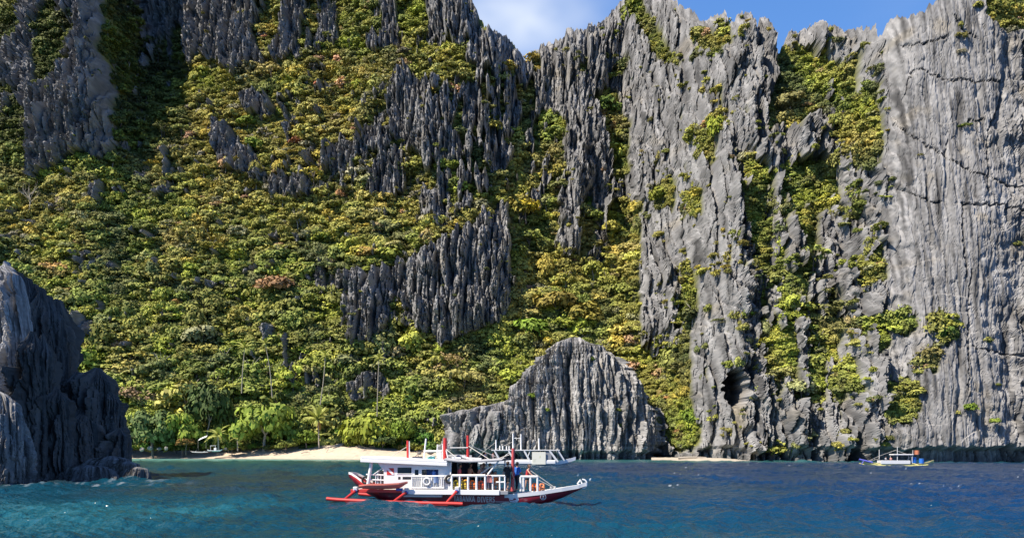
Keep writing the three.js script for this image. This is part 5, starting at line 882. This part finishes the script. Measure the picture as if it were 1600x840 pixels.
/* A figure of height h facing +z. lean bends the trunk forward; arms = [[shoulder forward, out, elbow bend], left then right]; stride parts the feet; sit lowers the hips. */
function person(label, v, face, { h = 1.72, skin = SKIN.tan, hair = HAIR.dark, long = false, top, topSleeve = 0.5, bottom, legLength = 0.45, lean = 0.06, arms = [[0.1, 0.12, 0.25], [0.1, 0.12, 0.25]], stride = 0.1, sit = 0, group, extra, female = 0, turnHead = 0, category = 'person', frame = DB } = {}) {
  const t = thing('person', label, category, group), w = frame.world(v); t.position.copy(w); t.rotation.y = face - frame.yaw;
  const u = h / 1.75, J = (x, y, z) => V3(x * u, y * u, z * u), hipY = sit ? sit / u : 0.93, bones = [], pelvis = J(0, hipY, 0), up = (s, side, fwd = 0) => J(side, hipY + s * Math.cos(lean), s * Math.sin(lean) + fwd);
  const chest = up(0.36, 0), neck = up(0.53, 0), sw = (female ? 0.165 : 0.195), B = (a, b, ra, rb) => { const e = [a, b, ra * u, rb * u]; bones.push(e); return e; };
  const torso = [B(up(0.0, -0.075), up(0.0, 0.075), 0.105, 0.105), B(up(0.02, -0.05), up(0.2, -0.055), 0.105, 0.095 - 0.012 * female), B(up(0.02, 0.05), up(0.2, 0.055), 0.105, 0.095 - 0.012 * female), B(up(0.2, -0.06), up(0.4, -0.085), 0.098, 0.095), B(up(0.2, 0.06), up(0.4, 0.085), 0.098, 0.095), B(up(0.43, -sw + 0.03), up(0.43, sw - 0.03), 0.065, 0.065)];
  if (female) torso.push(B(up(0.34, -0.07, 0.06), up(0.34, 0.07, 0.06), 0.055, 0.055));
  B(up(0.44, 0), up(0.58, 0, 0.01), 0.06, 0.052);
  const upper = [], hands = [];
  [-1, 1].forEach((s, i) => {
    const [fw, out, bend] = arms[i], sh = up(0.43, s * sw), L1 = 0.29, L2 = 0.26, e = sh.clone().add(J(s * L1 * Math.sin(out), -L1 * Math.cos(out) * Math.cos(fw), L1 * Math.sin(fw))), f2 = fw + bend, wr = e.clone().add(J(s * L2 * Math.sin(out * 0.4), -L2 * Math.cos(f2), L2 * Math.sin(f2)));
    upper.push(B(sh, e, 0.052, 0.042)); B(e, wr, 0.042, 0.028); hands.push(hand(wr, wr.clone().sub(e), V3(s, 0, 0.2)));
  });
  const thighs = [];
  [-1, 1].forEach((s, i) => {
    const f = s * stride * (sit ? 0.2 : 1), hip = J(s * 0.085, hipY - 0.03, 0), kn = sit ? J(s * 0.11, hipY + 0.02, 0.42) : J(s * 0.10, 0.49, f * 0.6 + 0.03), an = sit ? J(s * 0.11, 0.09, 0.42) : J(s * 0.10, 0.085, f - 0.02);
    thighs.push(B(hip, kn, 0.085, 0.056)); B(kn, an, 0.055, 0.036); B(an.clone().add(J(0, -0.035, -0.03)), an.clone().add(J(0, -0.055, 0.15)), 0.038, 0.026);
  });
  const hc = up(0.70, 0, 0.02), hd = V3(Math.sin(turnHead), 0, Math.cos(turnHead)), hs = V3(hd.z, 0, -hd.x), HP = (f, s, y) => hc.clone().addScaledVector(hd, f * u).addScaledVector(hs, s * u).add(J(0, y, 0));
  const body = skinOver(bones, 0.03);
  const head = skinOver([[HP(-0.02, 0, 0.03), HP(0.01, 0, 0.035), 0.092 * u, 0.088 * u], [HP(0.02, 0, -0.02), HP(0.045, 0, -0.075), 0.075 * u, 0.045 * u], [HP(0.095, 0, 0.01), HP(0.108, 0, -0.025), 0.010 * u, 0.015 * u], [HP(0, 0.085, -0.005), HP(-0.01, 0.09, 0.03), 0.014 * u, 0.016 * u], [HP(0, -0.085, -0.005), HP(-0.01, -0.09, 0.03), 0.014 * u, 0.016 * u]], 0.012, 0.02);
  part('body', merged([body, head, ...hands]), skin, t);
  part('eyes', merged([-1, 1].map((s) => { const g = new THREE.SphereGeometry(0.012 * u, 8, 6); g.translate(...HP(0.088, s * 0.033, 0.012).toArray()); return g; })), DARK, t);
  part('mouth', (() => { const a = HP(0.083, -0.022, -0.062), b = HP(0.083, 0.022, -0.062); return tube(a, b, 0.007 * u, 0.007 * u, 6); })(), paint(0.3, 0.09, 0.08), t);
  const hairBones = [[HP(-0.035, 0, 0.055), HP(-0.005, 0, 0.062), 0.098 * u, 0.09 * u], [HP(-0.05, 0, 0.02), HP(-0.05, 0, -0.02), 0.085 * u, 0.07 * u]]; if (long) hairBones.push([HP(-0.075, 0, 0.0), HP(-0.085, 0, -0.2), 0.07 * u, 0.045 * u]);
  part('hair', skinOver(hairBones, 0.016, 0.02), hair, t);
  const inflate = (list, by) => list.map(([a, b, ra, rb]) => [a, b, ra + by, rb + by]);
  if (top) part('shirt', skinOver([...inflate(torso, 0.014), ...inflate(upper.map(([a, b, ra, rb]) => [a, a.clone().lerp(b, topSleeve), ra, lerp(ra, rb, topSleeve)]), topSleeve > 0.05 ? 0.016 : -0.02)], 0.028, 0.035, topSleeve > 0.05 ? undefined : (x, y) => y - up(0.44, 0).y), top, t);
  if (bottom) part('shorts', skinOver([...inflate(torso.slice(0, 1), 0.017), ...inflate(thighs.map(([a, b, ra, rb]) => [a, a.clone().lerp(b, Math.min(1, legLength * 2)), ra, lerp(ra, rb, Math.min(1, legLength * 2))]), 0.017)], 0.028, 0.03), bottom, t);
  extra?.(t, { u, J, HP, up });
  return t;
}
{
  const dy = on(700, 764, 0).y, spot = (c, z, y = dy) => { const v = on(c, 760, z); v.y = y; return v; }, N = Math.PI;
  person('person in a red-pink shirt standing behind the first bay of the deck railing', spot(717.5, 1.1), N * 0.6, { h: 1.66, top: paint(0.62, 0.10, 0.11, 0.8), bottom: paint(0.05, 0.05, 0.06, 0.8), skin: SKIN.tan });
  person('bare-chested person with tanned skin under the canopy, third from the cabin', spot(734, 0.9), N * 0.75, { h: 1.7, bottom: paint(0.03, 0.03, 0.04, 0.8), skin: SKIN.tan, arms: [[0.5, 0.1, 0.9], [0.1, 0.15, 0.3]] });
  person('bare-chested person bending forward under the canopy beside the dark-clothed diver', spot(747, 0.8), N * 0.45, { h: 1.68, bottom: paint(0.06, 0.06, 0.09, 0.8), skin: SKIN.fair, lean: 0.35, hair: HAIR.brown, arms: [[0.9, 0.1, 0.6], [0.7, 0.1, 0.6]] });
  person('person in a grey vest standing deep under the canopy', spot(755, -0.2), N * 0.4, { h: 1.7, top: paint(0.3, 0.3, 0.31, 0.8), topSleeve: 0.02, bottom: paint(0.04, 0.04, 0.06, 0.8), skin: SKIN.tan });
  person('diver in a dark wetsuit standing under the front end of the canopy', spot(764, 0.7), N * 0.3, { h: 1.7, top: paint(0.02, 0.02, 0.025, 0.7), topSleeve: 1, bottom: paint(0.02, 0.02, 0.025, 0.7), legLength: 0.5, skin: SKIN.tan, lean: 0.15, arms: [[0.6, 0.1, 0.8], [0.4, 0.1, 0.7]] });
  person('seated person in an orange vest beyond the end of the deck railing', spot(774, 0.9), 0.25, { h: 1.68, sit: 0.42, top: paint(0.8, 0.2, 0.05, 0.7), topSleeve: 0.02, bottom: paint(0.3, 0.3, 0.32, 0.8), skin: SKIN.tan, lean: 0.2, arms: [[0.6, 0.1, 0.5], [0.6, 0.1, 0.5]] });
  person('tall person in a black shirt and shorts standing left of the red mast', spot(793, 1.15), N * 0.9, { h: 1.82, top: paint(0.012, 0.012, 0.014, 0.8), topSleeve: 0.6, bottom: paint(0.015, 0.015, 0.018, 0.8), skin: SKIN.fair, hair: HAIR.brown, arms: [[0.15, 0.2, 0.2], [-0.25, 0.25, 0.25]], stride: 0.16 });
  person('person in a blue shirt and dark trousers standing right of the red mast', spot(807.5, 0.5), N * 0.8, { h: 1.78, top: paint(0.015, 0.12, 0.48, 0.7), topSleeve: 0.7, bottom: paint(0.015, 0.016, 0.03, 0.8), legLength: 0.5, skin: SKIN.tan, arms: [[0.3, 0.15, 0.7], [0.1, 0.12, 0.3]],
    extra: (t, { J }) => part('trouser_legs', merged([-1, 1].map((s) => tube(J(s * 0.1, 0.5, 0.03 + s * 0.06), J(s * 0.1, 0.09, s * 0.1 - 0.02), 0.075, 0.06, 10))), paint(0.015, 0.016, 0.03, 0.8), t) });
  person('person in a red top and dark shorts holding the bow railing', spot(823.5, 0.35), N * 0.45, { h: 1.66, female: 1, long: true, hair: HAIR.brown, top: paint(0.48, 0.035, 0.04, 0.7), topSleeve: 0.02, bottom: paint(0.02, 0.02, 0.025, 0.8), legLength: 0.2, skin: SKIN.fair, lean: 0.22, arms: [[0.7, 0.35, 0.25], [0.5, 0.3, 0.4]], stride: 0.12 });
}
// ---------------------------------------------------------------- the white boat anchored under the dome
{
  const F2 = berth(822, 194, 0), on2 = F2.on, b = thing('outrigger_boat', 'white outrigger boat with an open roofed deck moored off the limestone dome', 'boat'); F2.place(b);
  const H = hullShape([[742, 716, 724, 0.2], [752, 720, 730, 0.9], [780, 721.5, 734, 1.3], [830, 722.5, 734, 1.4], [860, 722, 732, 1.2], [882, 718.5, 727, 0.7], [894, 715.5, 720.5, 0.25], [900, 713.5, 716, 0.05]].map(([c, r, k, w]) => { const p = on2(c, r), q = on2(c, k); return [p.x, p.y, q.y, w]; }), 3);
  part('hull', H.g, paint(0.66, 0.68, 0.69), b); const X = (c) => on2(c, 720).x, Y = (r) => on2(820, r).y;
  part('gunwale', H.strip(X(743), X(899.5), 0.7, 0.1), WHITE, b); part('deck', H.cover(X(744), X(898)), OFFWHITE, b);
  part('roof', slab(X(768), X(874), Y(704), Y(702.3), -2.4, 2.4, 0.08), OFFWHITE, b);
  part('side_deck', slab(X(756), X(868), Y(725), Y(718.3), -2.4, 2.4, 0.25), WHITE, b);
  for (const s of [1, -1]) for (const [c0, r0, c1, r1, r] of [[773, 704, 782, 720, 0.2], [795, 704, 804, 720, 0.2], [819, 704, 828, 720, 0.22], [828, 704, 824, 716, 0.1], [858, 704, 871, 721, 0.24], [871, 703, 881, 719, 0.16], [789, 712, 797, 706, 0.05], [785, 716, 792, 709, 0.05]]) { const p = on2(c0, r0), q = on2(c1, r1); part('slanted_post', tube(V3(p.x, p.y, s * 2.2), V3(q.x, q.y, s * 2.2), r, r, 6), WHITE, b); }
  for (const s of [1, -1]) {
    const p = part('cabin_panel', slab(X(831), X(852), Y(725), Y(706), s * 2.45 - 0.06, s * 2.45 + 0.06), paint(0.82, 0.8, 0.66), b), c = on2(843, 713);
    const e = new THREE.Shape(); e.absellipse(0, 0, 0.42, 0.62, 0, 6.2832); const hole = new THREE.Path(); hole.absellipse(0.04, 0.03, 0.26, 0.42, 0, 6.2832); e.holes.push(hole); const g = new THREE.ExtrudeGeometry(e, { depth: 0.02, bevelEnabled: false }), k = new THREE.ExtrudeGeometry(new THREE.Shape([[-0.1, -0.3], [0.05, -0.05], [-0.05, 0.25], [0.14, 0.05], [0.04, -0.2]].map((q) => new THREE.Vector2(...q))), { depth: 0.02, bevelEnabled: false });
    const em = merged([g, k]); em.translate(c.x, c.y, s > 0 ? 2.512 : -2.532); part('emblem', em, paint(0.45, 0.50, 0.08), p);
    const w = on2(835, 717), lines = merged([0, 1, 2].map((i) => slab(w.x - 0.3, w.x + 0.35 - 0.1 * i, w.y - 0.25 * i - 0.04, w.y - 0.25 * i + 0.04, s * 2.515 - 0.004, s * 2.515 + 0.004, 0.003))); part('faint_print', lines, paint(0.6, 0.6, 0.45), p);
  }
  part('cabin_wall', slab(X(852.3), X(861), Y(722), Y(705), -2.3, 2.2), GREY, b); part('cabin_wall', slab(X(831.5), X(852), Y(722), Y(705), -2.3, -2.2), OFFWHITE, b);
  for (const [c, r0, r1, w] of [[775, 703, 687, 0.16], [801.5, 703, 677, 0.16], [814, 703, 678, 0.15], [842, 703, 684.5, 0.15], [781, 703, 696, 0.12], [785.5, 703, 696, 0.12], [791.5, 703, 696.5, 0.12], [795.5, 703, 696.5, 0.12]]) { const p = on2(c, r0), q = on2(c, r1); part(r1 < 692 ? 'mast' : 'roof_stub', tube(V3(p.x, p.y, 0.5), V3(q.x, q.y, 0.5), w, w, 7), WHITE, b); }
  part('crossbar', tube(on2(801.5, 684.5, 0.5), on2(814, 684.5, 0.5), 0.06), WHITE, b); part('stay', merged([tube(on2(775, 690), on2(755, 706), 0.035, 0.035, 5), tube(on2(755, 706), on2(744, 718), 0.035, 0.035, 5), tube(on2(801, 690), on2(770, 704), 0.03, 0.03, 5)]), ROPE, b);
  for (const s of [-1]) { part('outrigger_float', bent([on2(748, 723), on2(780, 726), on2(870, 726), on2(884, 724)].map((v) => V3(v.x, 0.1, s * 6)), 0.2), WHITE, b); for (const c of [770, 815, 855]) part('outrigger_arm', tube(V3(X(c), Y(719), s * 1.2), V3(X(c), 0.2, s * 6), 0.12), WHITE, b); }
  part('roof_tarp', slab(X(806), X(826), Y(720), Y(717.5), -1.5, 2.3, 0.2), WHITE, b);
  person('person in a pale pink top at the stern of the white boat under the dome', V3(X(770.5), Y(719.5), 1.4), 0.3, { frame: F2, h: 1.75, top: paint(0.62, 0.38, 0.36, 0.8), bottom: paint(0.3, 0.28, 0.3, 0.8), skin: SKIN.tan });
  person('person in dark clothes at the stern of the white boat, left of the pink top', V3(X(758.5), Y(719.5), 0.9), 0.5, { frame: F2, h: 1.7, top: paint(0.08, 0.09, 0.2, 0.8), bottom: paint(0.04, 0.04, 0.05, 0.8), skin: SKIN.tan });
}
// ---------------------------------------------------------------- the yellow boat under the big cliff
{
  const F3 = berth(1402, 192, 0), on3 = F3.on, b = thing('outrigger_boat', 'small yellow and white outrigger boat below the smooth right-hand cliff', 'boat'); F3.place(b);
  const X = (c) => on3(c, 722).x, Y = (r) => on3(1400, r).y;
  const H = hullShape([[1349, 719, 724, 0.1], [1356, 721.5, 729, 0.5], [1375, 723.5, 732, 0.75], [1405, 724.5, 732, 0.8], [1435, 724, 732, 0.7], [1450, 722, 729, 0.4], [1460, 718.5, 722, 0.08]].map(([c, r, k, w]) => { const p = on3(c, r), q = on3(c, k); return [p.x, p.y, q.y, w]; }), 3);
  part('hull', H.g, CREAM, b); part('gunwale', H.strip(X(1350), X(1459.5), 0.12, 0.05), paint(0.5, 0.45, 0.2), b); part('deck', H.cover(X(1351), X(1458)), DECKING, b);
  part('bow_plank', merged([bent([on3(1343, 717.3, 0.4), on3(1352, 719.5, 0.5), on3(1364, 722.3, 0.6)], 0.2), tube(on3(1347, 724.5, 1.2), on3(1350, 720, 0.5), 0.08)]), paint(0.14, 0.16, 0.55), b);
  part('bulwark', merged([1, -1].map((s) => slab(X(1374), X(1420), Y(724.5), Y(719), s * 0.95 - 0.05, s * 0.95 + 0.05))), WHITE, b);
  part('canopy', slab(X(1393), X(1425), Y(711), Y(709), -1.1, 1.1, 0.1), OFFWHITE, b);
  for (const [c, r0, r1, z] of [[1374.5, 719, 702, 0], [1400, 722, 698, 0.9], [1395, 722, 710, -0.9], [1423, 722, 710, 0.9], [1423, 722, 710, -0.9]]) { const p = on3(c, r0), q = on3(c, r1); part('mast', tube(V3(p.x, p.y, z), V3(q.x, q.y, z), 0.075), OFFWHITE, b); }
  for (const [c0, r0, c1, r1] of [[1400, 703, 1375, 712], [1375, 712, 1357, 720], [1400, 703, 1424, 712], [1418, 718, 1426, 711], [1375, 716, 1360, 720]]) part('stay', tube(on3(c0, r0, 0.3), on3(c1, r1, 0.3), 0.035, 0.035, 5), ROPE, b);
  for (const s of [1, -1]) { part('outrigger_float', bent([V3(X(1352), 0.45, s * 3.2), V3(X(1362), 0.14, s * 3.2), V3(X(1430), 0.1, s * 3.2), V3(X(1440), 0.25, s * 3.2)], 0.11), CREAM, b); for (const c of [1368, 1425]) part('outrigger_arm', tube(V3(X(c), Y(723), 0), V3(X(c), 0.2, s * 3.2), 0.07), CREAM, b); }
  const flag = part('orange_flag', (() => { const g = new THREE.PlaneGeometry(1.5, 0.9, 10, 4), p = g.attributes.position; for (let i = 0; i < p.count; i++) p.setZ(i, 0.12 * Math.sin(p.getX(i) * 5) + 0.05 * p.getY(i)); g.computeVertexNormals(); const c = on3(1432, 706.5); g.translate(c.x, c.y, 0.2); return g; })(), paint(0.55, 0.2, 0.1, 0.9, { side: THREE.DoubleSide }), b); part('flagpole', tube(on3(1427, 722, 0.2), on3(1427, 703, 0.2), 0.05), OFFWHITE, b);
  const drum = (label, c, r, rad, h) => { const t = thing('water_drum', label, 'drum'), v = F3.world(on3(c, r, 0.2)); t.position.copy(v); const g = new THREE.CylinderGeometry(rad, rad, h, 20); g.translate(0, h / 2, 0); part('barrel', g, paint(0.02, 0.16, 0.6, 0.4), t); for (const y of [0.05, 0.35, 0.65, 0.95]) { const k = new THREE.TorusGeometry(rad, 0.035, 6, 20); k.rotateX(Math.PI / 2); k.translate(0, h * y, 0); part('hoop', k, paint(0.05, 0.22, 0.65, 0.4), t); } const l = new THREE.CylinderGeometry(rad * 0.97, rad * 0.97, 0.05, 20); l.translate(0, h + 0.05, 0); part('lid', l, paint(0.08, 0.3, 0.65, 0.4), t); };
  drum('larger light blue drum on the yellow boat next to the canopy', 1428.5, 723.5, 0.5, 1.25); drum('darker blue drum nearest the stern of the yellow boat', 1440.5, 723.5, 0.5, 0.95);
  person('person in a white shirt at the mast of the yellow boat', V3(X(1384), Y(723), 0.2), 0.4, { frame: F3, h: 1.65, sit: 0.6, top: WHITE, bottom: paint(0.1, 0.1, 0.12), skin: SKIN.brown });
  person('person in a pale red shirt sitting under the canopy of the yellow boat', V3(X(1392), Y(723), 0.2), -0.3, { frame: F3, h: 1.65, sit: 0.6, top: paint(0.6, 0.3, 0.26), bottom: paint(0.1, 0.1, 0.12), skin: SKIN.brown });
}
// ---------------------------------------------------------------- small things on the beach
{
  const boatAt = (name, label, px, py, dist, L, yaw, hullMat, railMat, extra) => {
    const t = thing(name, label, 'boat'), p = at(px, py, dist); t.position.copy(p); t.rotation.y = yaw;
    const h = hullShape([[-L, 0.75, 0.55, 0.04], [-L * 0.7, 0.55, 0.1, 0.38], [0, 0.5, 0, 0.5], [L * 0.7, 0.58, 0.12, 0.36], [L, 0.85, 0.65, 0.04]], 2.6, 30, 6);
    part('hull', h.g, hullMat, t); part('gunwale', h.strip(-L * 0.99, L * 0.99, 0.1, 0.04), railMat, t); part('deck', h.cover(-L * 0.96, L * 0.96), DECKING, t); extra?.(t, L);
  };
  boatAt('beached_boat', 'narrow red boat drawn up on the sand below the palms', 314, 707.5, 322, 3.9, 0.05, paint(0.30, 0.05, 0.05), paint(0.45, 0.4, 0.36), (t, L) => { for (const x of [-1.6, 1.4]) part('outrigger_arm', bent([V3(x, 0.6, -0.4), V3(x, 0.75, 1.0), V3(x, 0.3, 2.0)], 0.06), OFFWHITE, t); part('outrigger_float', bent([V3(-2.8, 0.35, 2.0), V3(0, 0.22, 2.0), V3(2.8, 0.35, 2.0)], 0.09), OFFWHITE, t); });
  boatAt('beached_boat', 'small white boat with a raised frame on the sand right of the narrow red boat', 335, 705.5, 326, 2.9, -0.1, OFFWHITE, WHITE, (t) => { for (const x of [-1.6, 0.3]) part('post', tube(V3(x, 0.5, 0), V3(x, 2.3, 0), 0.06), WHITE, t); part('frame_top', tube(V3(-1.7, 2.2, 0), V3(0.5, 2.25, 0), 0.06), WHITE, t); part('engine_box', slab(-0.2, 0.7, 0.5, 1.4, -0.35, 0.35, 0.08), WHITE, t); });
  { const t = thing('shelter_tarp', 'white tarpaulin stretched slantwise among the trees behind the beached boats', 'tarpaulin'), p = at(316, 684, 333); t.position.copy(p); const g = new THREE.PlaneGeometry(3.4, 2.6, 12, 8), q = g.attributes.position; for (let i = 0; i < q.count; i++) q.setZ(i, 0.18 * Math.cos(q.getX(i) * 1.4) * Math.cos(q.getY(i))); g.rotateX(-1.25); g.rotateZ(0.42); g.computeVertexNormals(); part('sheet', g, paint(0.75, 0.77, 0.76, 0.7, { side: THREE.DoubleSide }), t); for (const [x, y] of [[-1.5, -0.6], [1.5, 0.7]]) part('pole', tube(V3(x, y - 0.1, 0.5), V3(x, -3.8, 0.6), 0.05), PALE_BARK, t); }
  const boulder = (label, px, py, dist, w, h, seed, m = OFFWHITE) => { const g = new THREE.IcosahedronGeometry(1, 4), p = g.attributes.position; for (let i = 0; i < p.count; i++) { const x = p.getX(i), y = p.getY(i), z = p.getZ(i), k = 0.78 + 0.34 * fbm(x * 1.3 + seed * 5, y * 1.3 + z * 1.1, 3) + 0.1 * noise(x * 4 + seed, z * 4 + y * 3); p.setXYZ(i, x * w * k, y * h * k, z * w * 0.8 * k); } g.computeVertexNormals(); const o = tag(part('beach_boulder', g, m), label, 'boulder'); o.position.copy(at(px, py, dist)); };
  const pale = paint(0.24, 0.225, 0.20, 0.95), dim = paint(0.16, 0.155, 0.15, 0.95);
  boulder('pale boulder on the sand right beside the dark sea rocks', 221, 702, 334, 1.0, 1.0, 1, pale); boulder('two-humped pale boulder under the grey-green beach tree', 234, 700, 336, 1.3, 1.0, 2, pale); boulder('low pale boulder third along from the dark sea rocks', 248, 701, 336, 1.1, 0.7, 3, dim); boulder('pale boulder in front of the red-tipped bush', 259, 700.5, 336, 0.9, 0.9, 4, pale); boulder('grey boulder half hidden by the mid green bush', 352, 701, 334, 0.8, 0.6, 5, dim);
  boulder('brownish round boulder where the beach meets the dark jagged rocks', 672, 706, 322, 1.6, 1.3, 6, dim); boulder('small grey boulder at the right end of the sand', 655, 708, 323, 1.0, 0.7, 7, dim); boulder('grey boulder beside the grey rock at the right end of the sand', 690, 709, 321, 1.5, 1.7, 8, dim);
  const log = (label, a, b, r, seed) => { const t = thing('driftwood', label, 'driftwood'), m = a.clone().lerp(b, 0.5); t.position.copy(m); const A = a.clone().sub(m), B = b.clone().sub(m), rr = rng(seed); part('log', limb([A, A.clone().lerp(B, 0.4).add(V3(0, 0.15 + 0.2 * rr(), 0)), B], r, r * 0.5), PALE_BARK, t); part('branch_stub', limb([A.clone().lerp(B, 0.6), A.clone().lerp(B, 0.65).add(V3(0.2, 0.7, 0.2))], r * 0.4, r * 0.2), PALE_BARK, t); };
  log('curved pale driftwood trunk lying at the top of the beach near the dark bush', at(562, 707, 332), at(578, 701, 334), 0.22, 3); log('short driftwood log on the sand under the feathery palm', at(470, 708, 331), at(484, 707, 332), 0.2, 4); log('driftwood pole leaning out from the bushes onto the sand', at(510, 706, 332), at(517, 696, 335), 0.14, 5);
  // the sand spit below the cave pillar
  const NX = 120, NZ = 20, pos = [], col = [], idx = [];
  for (let j = 0; j < NZ; j++) for (let i = 0; i < NX; i++) { const px = lerp(1018, 1185, i / (NX - 1)), edge = seaDist(lerp(718.6, 720.4, smooth(1030, 1180, px))) + noise(px / 9, 6), d = edge + lerp(-8, 14, j / (NZ - 1)), s = d - edge, x = (px - 800) / FOCAL * d, fall = smooth(1185, 1120, px); pos.push(x, s < 0 ? s * 0.08 : Math.min(0.75, s * 0.09) * (0.3 + 0.7 * fall) + 0.1 * noise(x / 2, d / 2) - 0.3 * (1 - fall), -d); const k = 1 + 0.15 * noise(x, d); col.push(0.42 * k, 0.37 * k, 0.29 * k); }
  for (let j = 0; j < NZ - 1; j++) for (let i = 0; i < NX - 1; i++) { const a = j * NX + i, b = a + 1, c = a + NX, d = c + 1; idx.push(a, b, d, a, d, c); }
  const g = new THREE.BufferGeometry(); g.setAttribute('position', new THREE.Float32BufferAttribute(pos, 3)); g.setAttribute('color', new THREE.Float32BufferAttribute(col, 3)); g.setIndex(idx); g.computeVertexNormals();
  tag(part('sand_spit', g, new THREE.MeshStandardMaterial({ vertexColors: true, roughness: 1 })), 'thin pale sand spit below the cave pillar', null, null, 'structure');
  log('long pale log lying on the sand spit below the cave pillar', at(1060, 715.4, 290), at(1104, 714.6, 289), 0.4, 8);
}
renderer.render(scene, camera);
